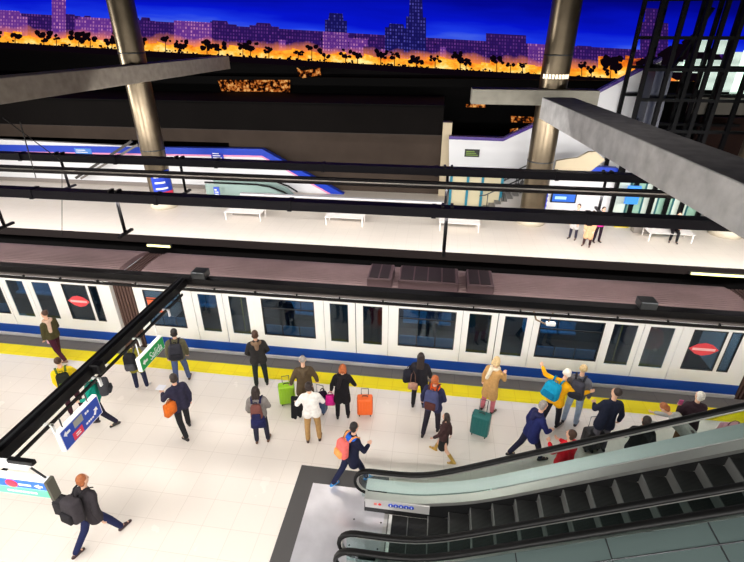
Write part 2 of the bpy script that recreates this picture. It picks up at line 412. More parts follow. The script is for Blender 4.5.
# pale pillar and right-hand concourse
struct(B().box(.2, .72, 27.9, 28.6, 0, 4.3).obj('trim_10', mat('cream pillar', (196, 180, 150), .6)))
YR = 27.4
tr = [(449, 136), (503, 138), (531, 125), (597, 91), (662, 57)]
rp = wallpoly('wall_stair', tr + [(654, 120), (640, 170), (600, 186), (449, 186)], YR, .3, WALLW)
band(tr, 0, 3.2, YR, PURP, 'trim_11')
slab('wall_concourse_right', .72, 30, 30, 30.3, 0, 3.2, WALLW)
sg = B(); p0 = aty(465, 149, YR); p1 = aty(479, 157, YR)
t = thing('framed_poster', 'small dark green framed poster on the white stair wall', 'poster', (p0.x, YR, 0))
B().box(0, p1.x-p0.x, -.05, 0, p1.z, p0.z).obj('frame', mat('poster frame', (30, 34, 26), .5), t)
b = B()
for k in range(3): b.box(.08, (p1.x-p0.x)*(.9-.12*k), -.06, -.05, p1.z+.08+.1*k, p1.z+.13+.1*k)
b.obj('print', mat('poster print', (120, 150, 60), .5), t)
# stairs rising right in front of the white stair wall
s0 = aty(486, 172, 26.2); b = B()
for k in range(9): b.box(s0.x+k*.3, s0.x+2.9, 25.2, 27.2, k*.165, (k+1)*.165)
struct(b.obj('floor_stairs', mat('grey stair', (140, 136, 132), .7)))
for y in (25.3, 26.3, 27.1):
    b = B(); t = tag(bpy.data.objects.new('stair_handrail', None), {25.3: 'nearest steel handrail of the staircase behind the right column', 26.3: 'middle steel handrail of the staircase behind the right column', 27.1: 'rear handrail against the white stair wall behind the right column'}[y], 'handrail', 'stair handrails')
    COL.objects.link(t); t.location = (s0.x, y, 0)
    B().tube([(-.3, 0, .9), (0, 0, .95), (2.8, 0, .95+2.8*.55)], .035).obj('rail', STEELD, t)
    for k in range(4): B().cyl((k*.85+.15, 0, k*.85*.55+.1), (k*.85+.15, 0, k*.85*.55+1.02), .025).obj('post', STEELD, t)
# cream wavy balustrade and wall with blue band
cb = B().prism([(aty(x, y, 25.2).x, aty(x, y, 25.2).z) for x, y in [(552, 178), (556, 160), (568, 158), (577, 157), (588, 151), (595, 151), (604, 159), (590, 170), (572, 178)]], 'y', 25.0, 25.2).obj('balustrade_panel', mat('cream stone', (214, 198, 166), .5))
tag(cb, 'cream stone stepped balustrade panel right of the right steel column', 'balustrade')
wallpoly('wall_service', [(540, 176), (552, 176), (563, 165), (618, 168), (616, 214), (540, 210)], 25.21, .2, WALLW)
band([(563, 165), (618, 168)], 0, 5, 25.2, BLUEP, 'trim_12')
p0 = aty(552, 190.5, 25.15); p1 = aty(575, 203, 25.15)
t = thing('wall_screen', 'small wall screen with blue picture right of the right steel column', 'screen', (p0.x, 25.15, 0))
w = p1.x-p0.x
B().rbox(0, w, -.08, 0, p1.z, p0.z, .02, 2).obj('bezel', BLACKM, t)
B().box(.07, w-.07, -.09, -.08, p1.z+.07, p0.z-.07).obj('display', mat('screen blue', (20, 60, 140), .4, emit=(40, 110, 210), es=.8), t)
b = B().box(.2, w*.6, -.095, -.09, p1.z+.2, p1.z+.35); b.obj('picture', mat('screen picture', (140, 190, 220), .4, emit=(160, 210, 240), es=.8), t)
# glazed doors to the right of the service wall
gx0 = aty(612, 200, 25.2).x
t = thing('glazed_partition', 'teal framed glass partition behind the far platform at right', 'partition', (gx0, 25.2, 0))
tealf = mat('teal frame', (28, 96, 104), .4)
gl = mat('pale green glass', (150, 190, 170), .15)
for k in range(7):
    B().box(k*.75-.04, k*.75+.04, -.05, .05, 0, 2.3).obj('mullion', tealf, t)
    if k < 6: B().box(k*.75+.04, k*.75+.71, -.01, .01, .05, 2.2).obj('glass_pane', gl if k % 2 else mat('white glass', (214, 226, 214), .15), t)
B().box(-.04, 4.54, -.06, .06, 2.2, 2.32).obj('header', tealf, t)
p = aty(632, 200, 24.6)
tag(B().rbox(p.x-.32, p.x+.32, 24.6, 24.75, 1.0, 1.95, .03).obj('advert_screen', mat('advert blue', (40, 110, 200), .4, emit=(60, 140, 230), es=.7)), 'blue lit advert panel in front of the glass partition', 'screen')
# teal kiosk frame left of right column
p0 = aty(450, 196, 26.0); p1 = aty(500, 198, 26.0)
t = thing('lift_door_frame', 'teal framed glass lift front left of the right steel column', 'lift front', (p0.x, 26.0, 0))
w = p1.x-p0.x
for k in (0, .33, .62, 1): B().box(k*w-.07, k*w+.07, -.1, .1, 0, 2.0).obj('mullion', mat('teal steel', (24, 112, 134), .4), t)
B().box(-.07, w+.07, -.1, .1, 1.9, 2.1).obj('header', mat('teal steel', (24, 112, 134), .4), t)
B().box(0, w, -.02, .02, 0, 1.9).obj('glass_pane', mat('beige glass', (190, 180, 150), .2), t)
# far escalator between the white walls (glass balustrades and black handrails)
p0 = aty(206, 190, 25.4); p1 = aty(292, 192, 25.4)
t = thing('far_escalator', 'far escalator with curved black handrails in front of the white wall', 'escalator', (p0.x, 25.4, 0))
w = p1.x-p0.x
for y in (0, 1.1):
    B().tube([(w, y, .3), (w*.9, y, .62), (w*.75, y, .9), (w*.6, y, 1.0), (0, y, 1.0)], .05).obj('handrail', RUBBER, t)
    B().prism([(w-.1, 0), (w*.88, .55), (w*.75, .82), (w*.6, .93), (0, .93), (0, 0)], 'y', y-.01, y+.01).obj('balustrade_glass', mat('green glass panel', (150, 172, 166), .12), t)
b = B()
for k in range(8): b.box(w*.15+k*.3, w*.15+k*.3+.28, .1, 1.0, .05, .2)
b.obj('steps', STEELD, t)
# notices on the white wall
for x0, x1, y0, y1, lab in ((74, 93, 148, 156, 'pale blue wall notice left of the left steel column'), (211, 224, 153, 159.5, 'small blue wall notice above the far escalator')):
    a = aty(x0, y0, YW-.03); c = aty(x1, y1, YW-.03)
    tg = thing('wall_notice', lab, 'notice', (a.x, YW-.01, 0), group='wall notices')
    B().box(0, c.x-a.x, -.04, 0, c.z, a.z).obj('board', mat('notice blue', (70, 130, 210), .4) if x0 < 100 else mat('deep blue', (24, 40, 170), .4), tg)
    b = B()
    for k in range(3): b.box(.1, (c.x-a.x)*(.85-.1*k), -.05, -.04, c.z+.07+k*.13, c.z+.12+k*.13)
    b.obj('print', WHITE, tg)
p = aty(216, 186, 24.6); t = thing('totem_sign', 'slim blue totem sign in front of the far escalator', 'sign', (p.x, 24.6, 0))
B().box(-.16, .16, -.04, .04, .45, 1.0).obj('panel', mat('totem blue', (60, 90, 200), .4), t); B().box(-.03, .03, -.03, .03, 0, .45).obj('post', STEELD, t)
b = B().box(-.11, .11, -.05, -.04, .55, .6).box(-.11, .11, -.05, -.04, .68, .73).box(-.11, .02, -.05, -.04, .8, .88); b.obj('print', WHITE, t)
# sloping dark handrail at the far left
t = thing('ramp_handrail', 'dark sloping handrail rising towards the left steel column', 'handrail', (aty(76, 178, 26.8).x, 26.8, 0))
e = aty(132, 141, 26.8) - V((aty(76, 178, 26.8).x, 26.8, 0)); s_ = aty(76, 178, 26.8) - V((aty(76, 178, 26.8).x, 26.8, 0))
B().bar(s_, e, .12, .14).obj('rail', mat('bronze dark', (58, 54, 50), .5), t)
B().bar(s_ + V((.35, 0, -.02)), e + V((.35, 0, -.2)), .1, .12).obj('stringer', mat('bronze grey', (110, 104, 98), .5), t)

# ---------------------------------------------------------------- columns
def column(px, py, lab, full=True):
    c = atz(px, py); t = thing('steel_column', lab, 'column', (c.x, c.y, 0), group='round steel columns')
    colm = mat('column steel', (116, 104, 86), .33, .92, var=.2, scale=1.2)
    B().lathe([(.62, .35), (.62, 14)]).obj('shaft', colm, t)
    B().lathe([(0, 0), (.74, 0), (.74, .28), (.70, .36), (.62, .38), (0, .38)]).obj('base', mat('column base', (206, 196, 176), .4), t)
    for z in (3.2, 7.9): B().lathe([(.622, z), (.635, z), (.635, z+.06), (.622, z+.06)]).obj('joint_ring', STEELD, t)
    return t, c
c1, p1 = column(165, 206, 'left steel column carrying the left concrete beam and a blue and red sign')
c2, p2 = column(530, 222, 'right steel column beside the concrete cross beam with a red ring')
c3, p3 = column(725, 234, 'steel column at far right whose base shows beyond the big beam')
# lit collar of bulbs where column meets mural
def arc_panel(parent, z0, z1, a0, a1, r, m, name):
    b = B(); n = 14
    for k in range(n):
        t0, t1 = R(a0+(a1-a0)*k/n), R(a0+(a1-a0)*(k+1)/n)
        q = [(rr*math.cos(t), rr*math.sin(t), z) for z in (z0, z1) for t in (t0, t1) for rr in (r, r+.03)]
        vs = [b.bm.verts.new(x) for x in q]
        for f in ((0,1,3,2), (4,6,7,5), (0,4,5,1), (2,3,7,6), (1,5,7,3), (0,2,6,4)):
            b.bm.faces.new([vs[i] for i in f])
    return b.obj(name, m, parent)
arc_panel(c1, 1.0, 2.15, -95, 5, .63, mat('column sign blue', (26, 60, 180), .4), 'sign_panel')
arc_panel(c1, .72, 1.0, -95, 5, .63, mat('column sign red', (214, 40, 70), .4), 'sign_band')
for k in range(3): arc_panel(c1, 1.15+k*.33, 1.24+k*.33, -80, -80+55-k*9, .662, WHITE, 'lettering')
arc_panel(c2, .55, .72, -150, -30, .63, mat('ring red', (230, 60, 40), .4), 'red_ring')
arc_panel(c2, .75, 1.9, -32, 10, .63, mat('ring sign blue', (40, 50, 190), .4), 'sign_panel')
for k in range(4): arc_panel(c2, .85+k*.25, .97+k*.25, -28, 4, .662, WHITE, 'lettering')
pl = mat('collar bulb', (250, 240, 220), .4, emit=(255, 240, 210), es=1.2)
for k in range(9): arc_panel(c2, 6.98, 7.16, -150+k*13, -150+k*13+8, .63, pl, 'collar_lamp')

# ---------------------------------------------------------------- concrete beams
def dirbeam(name, a, b_, w, z0, z1, m, lab, side):
    # a,b_: ground points of one visible face; thickness w to the given side
    a, b_ = V(a), V(b_); d = (b_-a).normalized(); n = V((-d.y, d.x))*side*w
    pts = [a, b_, b_+n, a+n]
    o = B().prism([(p.x, p.y) for p in pts], 'z', z0, z1)
    bmesh.ops.bevel(o.bm, geom=list(o.bm.edges), offset=.02, segments=1, affect='EDGES')
    return tag(o.obj(name, m), lab, 'beam')
dirbeam('concrete_beam', (-14.38, 33.1), (-14.38, 8), 1.0, 6.68, 7.46, CONC, 'long concrete beam crossing the left steel column', -1)
dirbeam('concrete_beam', (4.2, 21.6), (5.75, 4.0), 1.3, 5.56, 6.4, CONCG, 'large grey concrete beam running from the right column towards the viewer', 1)
dirbeam('concrete_beam', (1.36, 22.9), (6.85, 22.9), 1.0, 5.92, 6.56, mat('pale concrete', (136, 132, 120), .8, var=.1, scale=3), 'short pale concrete cross beam behind the right steel column', 1)

# ---------------------------------------------------------------- overhead lines: two rigid catenary beams
def catenary(Y, z, lab, twin, posts):
    t = thing('catenary_beam', lab, 'beam', (0, Y, z), group='overhead line beams')
    b = B().box(-26, 20, -.17, .17, -.13, .13)
    for x in range(-24, 20, 4): b.box(x-.06, x+.06, -.19, .19, -.15, .15)
    b.obj('beam', DKBLUE, t)
    B().box(-26, 20, -.5, -.4, -.5, -.38).obj('contact_rail', mat('contact rail dark', (60, 54, 54), .6), t) if twin else None
    if twin:
        B().box(-26, 20, -.95, -.8, -.22, -.14).obj('cable_tray', mat('tray', (24, 20, 22), .5, spec=.2), t)
        B().box(-26, 20, -1.02, -.99, -.24, -.2).obj('tray_lip', STEEL, t)
    for x in posts:
        ps = B().cyl((x, 0, -1.15), (x, 0, -.13), .05, .05, 8).obj('hanger', BLACK, t)
        B().bar((x, -.35, -1.17), (x, .35, -1.17), .09, .07).obj('hanger_foot', BLACK, ps)
        for k in (-.12, .12): B().box(x+k-.04, x+k+.04, -.12, .12, .13, .2).obj('clamp', BLACK, ps)
    return t
catenary(12.1, 4.5, 'nearer black overhead line beam above the train track', False, [atz(112, 198, 4.5).x, atz(447, 215, 4.5).x, atz(0, 190, 4.5).x-.25])
catenary(16.15, 4.55, 'farther black overhead line beam with cable tray above the empty track', True, [atz(173, 165, 4.55).x, atz(448, 172, 4.55).x, atz(52, 160, 4.55).x, atz(608, 178, 4.55).x])
# thin stay wires
for a, c in (((3, 118, 7), (60, 160, 4.7)), ((20, 122, 7), (36, 178, 4.0)), ((62, 168, 4.2), (62, 235, .4)), ((605, 120, 6), (605, 160, 4.7))):
    A, C = atz(*a), atz(*c)
    tag(B().cyl(A, C, .014, .014, 6).obj('stay_wire', BLACKM), 'thin dark stay wire between the overhead beams', 'wire', 'stay wires')

# ---------------------------------------------------------------- near lighting beams
def lampmat(): return mat('lamp tube', (255, 250, 240), .4, emit=(255, 246, 232), es=20)
t = thing('lighting_beam', 'long black lighting beam above the train edge', 'beam', (0, 9.15, 3.5))
B().box(-26, 20, -.11, .11, -.06, .1).obj('beam', BLACK, t)
B().box(-26, 20, -.17, -.125, -.1, -.05).obj('conduit', mat('conduit grey', (120, 112, 108), .4), t)
B().box(-26, 20, -.23, -.185, -.16, -.1).obj('lower_rail', BLACK, t)
b = B()
for x in range(-25, 20, 1): b.box(x-.015, x+.015, -.22, -.1, -.1, -.06)
b.obj('bracket', BLACK, t)
B().box(-26, 20, -.04, .06, -.12, -.06).obj('lamp_tube', lampmat(), t)
for px, lab in ((196, 'small black junction box on the lighting beam near its corner'), (646, 'small black junction box on the lighting beam above the right train doors')):
    q = atz(px, 280 if px < 300 else 305, 3.66)
    tag(B().rbox(q.x-.17, q.x+.17, 9.0, 9.3, 3.62, 3.8, .02, 2).obj('junction_box', STEELD), lab, 'box', 'junction boxes')
q = aty(551, 310, 8.8); t = thing('security_camera', 'small white security camera hanging under the lighting beam', 'camera', (q.x, 8.96, 3.42))
B().tube([(-.3, 0, .0), (-.22, 0, -.2), (0, 0, -.3), (.05, 0, -.24), (.1, 0, 0)], .02).obj('bracket', mat('bronze bracket', (130, 110, 90), .4, .6), t)
B().rbox(0, .2, -.05, .05, -.32, -.24, .02, 2).obj('housing', WHITE, t)
BX = -5.8
t = thing('lighting_beam', 'black lighting beam running diagonally over the platform at left with hanging signs', 'beam', (BX, 0, 3.5))
B().box(-.1, .1, -1, 9.02, -.06, .12).obj('beam', BLACK, t)
B().box(-.02, .02, -1, 9.02, .12, .14).obj('beam_ridge', STEELD, t)
B().box(.17, .205, -1, 8.6, -.1, -.05).obj('lower_rail', BLACK, t)
B().box(-.06, .0, -1, 8.9, -.085, -.06).obj('lamp_tube', lampmat(), t)
for y in (2.2, 3.35, 4.5, 5.6, 6.8, 7.9):
    B().box(.1, .25, y-.02, y+.02, -.08, -.05).box(.225, .25, y-.025, y+.025, -.22, -.05).obj('hook', WHITE, t)
tag(B().rbox(BX+.04, BX+.24, 5.66, 5.84, 3.45, 3.66, .04, 3).obj('junction_box', BLACK), 'black joint box on the diagonal lighting beam above the teal jacket', 'box', 'junction boxes')

# ---------------------------------------------------------------- hanging signs
SBLUE = mat('sign blue', (22, 62, 160), .35, emit=(22, 62, 160), es=.15); SGREEN = mat('sign green', (14, 150, 74), .35, emit=(14, 150, 74), es=.15)
SWH = mat('sign white', (244, 244, 244), .35); SRED = mat('sign red', (226, 50, 80), .35); SGRY = mat('sign grey', (150, 150, 140), .4)
def arrow(b, cx, cz, s, ang, x):
    pts = [(-1, 0), (-.2, .8), (-.2, .3), (1, .3), (1, -.3), (-.2, -.3), (-.2, -.8)]
    ca, sa = math.cos(ang), math.sin(ang)
    b.prism([(cx+s*(p*ca-q*sa), cz+s*(p*sa+q*ca)) for p, q in pts], 'x', x, x+.006)
# blue sign, face towards +x; u runs along +Y, from near end to far end
X = -5.55
a0 = atx(67, 452, X); a1 = atx(106, 420, X)
y0, y1, z0, z1 = a0.y, a1.y, a0.z, a0.z+.40
t = thing('hanging_sign', 'blue hanging direction sign with white arrows under the diagonal beam', 'sign', (X, y0, z0))
L = y1-y0; Hh = z1-z0
B().box(-.09, -.008, 0, L, 0, Hh).obj('case', SWH, t)
B().box(-.008, 0, .02, L-.02, .02, Hh-.02).obj('face', SBLUE, t)
b = B(); arrow(b, .12, Hh*.72, .07, 0, 0); b.obj('arrow', SWH, t)
b = B(); arrow(b, L-.14, Hh*.42, .07, R(-125), 0); b.obj('arrow', SWH, t)
B().box(0, .006, .28, .48, Hh*.58, Hh*.9).obj('grey_pictogram', SGRY, t)
B().box(0, .006, .2, .42, Hh*.1, Hh*.45).obj('red_pictogram', SRED, t)
b = B().box(.006, .01, .26, .36, Hh*.2, Hh*.24).box(.006, .01, .26, .36, Hh*.3, Hh*.34); b.obj('pictogram_mark', SWH, t)
b = B(); rnd = random.Random(4); y = .54
while y < L*.68:
    w = rnd.uniform(.03, .06); b.box(0, .006, y, y+w, Hh*.68, Hh*.78); y += w+.015
y = .5
while y < L*.75:
    w = rnd.uniform(.03, .05); b.box(0, .006, y, y+w, Hh*.22, Hh*.3); y += w+.015
b.obj('lettering', SWH, t)
for y in (L*.15, L*.8): B().cyl((-.05, y, Hh), (-.05, y, 3.42-z0), .012).obj('hanger', STEELD, t)
# green exit sign
X = -5.5
a0 = atx(143, 372, X); a1 = atx(165, 346, X)
y0, y1, z0 = a0.y, a1.y, a0.z
L = y1-y0; Hh = .3
t = thing('hanging_sign', 'green exit sign reading Salida hanging under the diagonal beam', 'sign', (X, y0, z0))
B().box(-.09, -.008, 0, L, 0, Hh).obj('case', SWH, t)
B().box(-.008, 0, .015, L-.015, .015, Hh-.015).obj('face', SGREEN, t)
b = B(); arrow(b, .14, Hh*.5, .08, 0, 0); b.obj('arrow', SWH, t)
me = text_mesh('Salida', .3); me.materials.append(SWH)
o = bpy.data.objects.new('lettering', me); COL.objects.link(o); o.parent = t
o.rotation_euler = (R(90), 0, R(90)); o.location = (.003, .3, .05); 
me_w = max(v.co.x for v in me.vertices); o.scale = (min(1, (L-.4)/me_w), .85, 1)
for y in (L*.1, L*.9): B().cyl((-.05, y, Hh), (-.05, y, 3.42-z0), .012).obj('hanger', SWH, t)
# blue and green sign at lower left, face towards the camera (-Y), end cap at its right
Yg = 3.35
q0 = aty(-30, 478, Yg); q1 = aty(43, 482, Yg); q2 = aty(52, 499, Yg)
L = q2.x-q0.x; zt = q1.z-.02; zb = q2.z; Hh = zt-zb
t = thing('hanging_sign', 'white hanging sign with blue and green stripes at the lower left edge', 'sign', (q0.x, Yg, zb))
B().box(0, L, .006, .1, 0, Hh).obj('case', SWH, t)
B().box(L, L+.04, -.01, .11, -.02, Hh+.01).obj('end_cap', mat('grey cap', (78, 76, 66), .5), t)
B().box(.02, L-.02, 0, .006, Hh*.5, Hh*.96).obj('blue_panel', mat('light sign blue', (20, 96, 210), .35, emit=(20, 96, 210), es=.25), t)
B().box(.02, L-.02, 0, .006, Hh*.04, Hh*.46).obj('green_panel', mat('light sign green', (90, 216, 150), .35, emit=(90, 216, 150), es=.25), t)
B().ell((L*.55, -.003, Hh*.72), (.09, .006, .07)).obj('red_pictogram', SRED, t)
b = B().box(L*.64, L*.8, -.004, 0, Hh*.66, Hh*.76); y = L*.45
while y < L*.85: b.box(y, y+.04, -.004, 0, Hh*.2, Hh*.3); y += .055
b.obj('lettering', SWH, t)
b = B(); b.prism([(L*.84, Hh*.72), (L*.91, Hh*.85), (L*.91, Hh*.58)], 'y', -.004, 0); b.box(L*.9, L*.95, -.004, 0, Hh*.67, Hh*.77); b.obj('arrow', SWH, t)
B().box(-.2, L-.15, .0, .1, Hh+.2, Hh+.24).obj('hanger_bar', SWH, t)
B().bar((L-.2, .05, Hh+.24), (L-.02, .06, Hh+.02), .02).obj('hanger', STEELD, t)
B().box(L-.45, L-.1, .04, .1, Hh+.24, Hh+.3).obj('support_arm', BLACK, t)

# ---------------------------------------------------------------- train
TWD = 2.22; CARX = -8.75; CARL = 17.2; PITCH = 17.95
tw = mat('train white', (240, 240, 240), .22)
roofm = mat('train roof', (142, 118, 118), .55, var=.1, scale=1.5)
dkwin = mat('window rubber', (22, 22, 24), .4)
LIPS = mat('diamond red', (232, 70, 80), .4); LIPW = mat('diamond pale', (250, 196, 196), .4)
def make_car():
    t = thing('train_car', 'white metro train car with blue stripe stopped at the near platform', 'train car', (CARX, 11.0, 0), group='cars of the metro train')
    D = lambda x: x-CARX
    zw0, zw1 = .76, 2.02
    wide = [(-8.45, -7.24), (-4.78, -3.21), (-.79, .80), (3.02, 4.67)]
    small = [(6.84, 7.65), (7.74, 8.02)]
    doors = [((-6.73, -6.15), (-5.78, -5.22)), ((-2.76, -2.23), (-1.80, -1.25)), ((1.15, 1.75), (2.10, 2.68)), ((4.9, 5.5), (5.8, 6.4))]
    wins = [(D(a), D(c)) for a, c in wide+small]
    holes = [(a, c, zw0, zw1) for a, c in wins]
    dl = []
    for (a, c), (e, f) in doors:
        m = (c+e)/2; x0, x1 = a-.18, f+.18
        holes.append((D(x0), D(x1), .02, 2.12)); dl.append((D(x0), D(m), D(a), D(c))); dl.append((D(m), D(x1), D(e), D(f)))
    holes.sort()
    b = B(); th = .07
    x = 0.0
    for a, c, z0, z1 in holes:
        b.box(x, a, 0, th, -.95, 2.12); b.box(a, c, 0, th, -.95, z0); b.box(a, c, 0, th, z1, 2.2); x = c
    b.box(x, CARL, 0, th, -.95, 2.12)
    # far side, ends, floor
    b.box(0, CARL, TWD-.07, TWD, -.95, 2.12); b.box(0, .07, .07, TWD-.07, -.95, 2.12); b.box(CARL-.07, CARL, .07, TWD-.07, -.95, 2.12)
    b.obj('body', tw, t)
    # roof: curved shell with ribs
    prof = [(0, 2.12)]
    for k in range(1, 9):
        a = k/8*math.pi/2; prof.append((.38-.38*math.cos(a), 2.12+.18*math.sin(a)))
    for k in range(14):
        y = .42+k*((TWD-.9)/13); z = 2.30+.05*math.sin((y-.4)/(TWD-.8)*math.pi)
        prof += [(y, z), (y+.02, z+.028), (y+.06, z+.028), (y+.08, z)]
    for k in range(9):
        a = math.pi/2-k/8*math.pi/2; prof.append((TWD-.38+.38*math.cos(a), 2.12+.18*math.sin(a)))
    prof += [(TWD-.07, 2.12), (TWD-.4, 2.2), (.4, 2.2), (.07, 2.12)]
    b = B(); b.prism(prof, 'x', 0, CARL)
    for f in b.bm.faces:
        if len(f.verts) == 4 and f.calc_center_median().y < .36: f.material_index = 1
    b.obj('roof', [roofm, tw], t)
    B().box(0, CARL, -.03, .02, 2.1, 2.14).obj('gutter', mat('gutter grey', (170, 162, 158), .4), t)
    b = B(); b.box(0, CARL, -.008, 0, -.02, .0)
    xs = 0.
    b2 = B().box(0, CARL, -.012, .0, .04, .36)
    b2.obj('stripe', BLUEST, t); b.bm.free()
    B().box(0, CARL, -.04, .0, -.12, .02).obj('sill', mat('sill grey', (206, 204, 204), .4), t)
    # three air-conditioning units
    for px0, px1 in ((366, 391), (398, 459), (467, 494)):
        X0, X1 = atz(px0, 280, 2.6).x, atz(px1, 283, 2.6).x
        u = B().rbox(D(X0), D(X1), .55, 1.55, 2.32, 2.6, .04, 2).obj('roof_unit', mat('unit grey', (96, 74, 78), .6), t)
        b = B()
        n = max(2, int((X1-X0)/.35))
        for k in range(n): b.box(D(X0)+.06+(X1-X0-.12)*k/n, D(X0)+.02+(X1-X0-.12)*(k+1)/n, .62, 1.48, 2.6, 2.615)
        b.obj('grille', mat('grille dark', (44, 32, 36), .6), u)
    for a, c in wins:
        w = B().box(a, c, .03, .045, zw0, zw1).obj('window', GLASST, t)
        b = B().box(a, a+.025, -.006, .03, zw0, zw1).box(c-.025, c, -.006, .03, zw0, zw1).box(a, c, -.006, .03, zw0, zw0+.025).box(a, c, -.006, .03, zw1-.025, zw1)
        if c-a > 1: b.box(a, c, -.004, .03, zw1-.33, zw1-.30)
        b.obj('window_frame', dkwin, w)
    a, c = wins[4]; m = (a+c)/2; zc = 1.42; lw, lh = .37, .2
    lg = B().prism([(m-lw, zc), (m-lw*.5, zc+lh*.75), (m, zc+lh), (m+lw*.5, zc+lh*.75), (m+lw, zc), (m+lw*.5, zc-lh*.75), (m, zc-lh), (m-lw*.5, zc-lh*.75)], 'y', .015, .028).obj('diamond_logo', LIPS, t)
    B().box(m-lw*.75, m+lw*.75, .008, .015, zc-.035, zc+.035).obj('logo_band', LIPW, lg)
    a, c = wins[0]
    B().box(a+.06, a+.5, .015, .028, 1.25, 1.75).obj('orange_poster', mat('poster orange', (232, 110, 70), .5), t)
    for x0, x1, a, c in dl:
        b = B(); g = .012
        b.box(x0+g, a, .02, .06, .03, 2.1); b.box(c, x1-g, .02, .06, .03, 2.1); b.box(a, c, .02, .06, .03, zw0-.06); b.box(a, c, .02, .06, zw1-.02, 2.1)
        d = b.obj('door', tw, t)
        B().box(a, c, .035, .045, zw0-.06, zw1-.02).obj('door_window', GLASST, d)
    # interior
    b = B().box(.07, CARL-.07, .07, TWD-.07, -.1, 0)
    b.obj('car_floor', mat('car floor', (40, 42, 46), .6), t)
    b = B().box(.07, CARL-.07, TWD-.14, TWD-.07, 0, .85); b.obj('inner_panel', mat('inner panel', (52, 66, 78), .5), t)
    b = B()
    for a, c in wins[:4]+[(q0-.2, q1+.2) for (q0, q1) in []]:
        b.box(a, c, TWD-.12, TWD-.08, .85, 2.0)
    for x0, x1, a, c in dl: b.box(a, c, TWD-.12, TWD-.08, .8, 2.0)
    b.obj('far_windows', mat('far dark glass', (16, 22, 30), .1), t)
    for a, c in wins[:4]:
        b = B(); n = 3
        for k in range(n):
            w = (c-a)/n
            b.rbox(a+k*w+.02, a+(k+1)*w-.02, .1, .5, .38, .46, .02, 2); b.rbox(a+k*w+.02, a+(k+1)*w-.02, .09, .15, .46, 1.05, .02, 2)
            b.rbox(a+k*w+.02, a+(k+1)*w-.02, 1.8, TWD-.18, .38, .46, .02, 2); b.rbox(a+k*w+.02, a+(k+1)*w-.02, TWD-.25, TWD-.18, .46, 1.45, .02, 2)
        b.obj('seats', mat('seat blue', (90, 160, 205), .5), t)
    for x0, x1, a, c in dl[::2]:
        B().cyl((x1, 1.2, 0), (x1, 1.2, 2.2), .02, .02, 8).obj('grab_pole', mat('pole yellow', (226, 196, 90), .3), t)
    B().box(.3, CARL-.3, 1.0, 1.2, 2.13, 2.17).obj('ceiling_lamp', mat('car lamp', (255, 255, 250), .4, emit=(225, 240, 255), es=12), t)
    # bellows to the next car
    b = B()
    for k in range(7): b.box(CARL+.02+k*.105, CARL+.085+k*.105, .12, TWD-.12, -.8, 2.2)
    b.box(CARL, CARL+.75, .2, TWD-.2, -.7, 2.14); b.obj('gangway', mat('bellows brown', (92, 68, 62), .7), t)
    return t
car = make_car()
car['label'] = 'white metro train car with blue stripe spanning the middle of the photo'
cl = copy_tree(car); cl.location.x = CARX-PITCH; cl['label'] = 'white metro train car at the left edge beyond the brown gangway'
cr = copy_tree(car); cr.location.x = CARX+PITCH; cr['label'] = 'white metro train car starting at the right edge of the photo'
# small lamps on the far platform wall of the empty track
for x0, x1, y, lab in ((147, 171, 245, 'small yellow lit tunnel lamp below the far platform edge at left'), (690, 748, 273, 'long yellow lit tunnel lamp below the far platform edge at right')):
    p, q = aty(x0, y, 19.3), aty(x1, y+ (x1-x0)*.055, 19.3)
    t = thing('tunnel_lamp', lab, 'lamp', (p.x, 19.3, p.z), group='tunnel lamps')
    B().box(0, q.x-p.x, -.02, .1, -.07, .07).obj('housing', STEELD, t)
    B().box(.03, q.x-p.x-.03, -.06, -.02, -.05, .05).obj('tube', mat('yellow tube', (255, 250, 190), .4, emit=(250, 240, 140), es=1.3), t)
    B().box(.1, .16, .1, .46, -.03, .03).box(q.x-p.x-.16, q.x-p.x-.1, .1, .46, -.03, .03).obj('bracket', STEELD, t)

# ---------------------------------------------------------------- benches on the far platform
def make_bench(x):
    t = thing('metal_bench', '', 'bench', (x, 22.55, 0), group='white metal benches')
    wm = mat('bench white', (222, 216, 212), .4)
    b = B()
    for k in range(6): b.rbox(-1.02, 1.02, -.5+k*.14, -.385+k*.14, .42, .45, .008, 1)
    b.obj('seat', wm, t)
    b = B()
    for k in range(4): b.rbox(-1.02, 1.02, .36+.02*k, .39+.02*k, .5+k*.1, .57+k*.1, .008, 1)
    b.obj('backrest', wm, t)
    B().box(-1.05, 1.05, .42, .48, .86, .92).obj('top_rail', mat('bench rail', (70, 62, 58), .5), t)
    for x_ in (-.95, .95):
        b = B().bar((x_, -.44, 0), (x_, -.44, .42), .05).bar((x_, -.46, .41), (x_, .38, .41), .05).bar((x_, .34, 0), (x_, .44, .88), .05); b.obj('leg', wm, t)
    return t
bl = ['white slatted bench right of the left steel column', 'white slatted bench in the middle of the far platform', 'white slatted bench left of the right steel column', 'white slatted bench with the seated person at right']
b0 = None
for lab, px in zip(bl, (235, 343, 459, 655)):
    x = atz(px, 222, .3).x
    if b0 is None: b0 = make_bench(x); o = b0
    else: o = copy_tree(b0); o.location.x = x
    o['label'] = lab

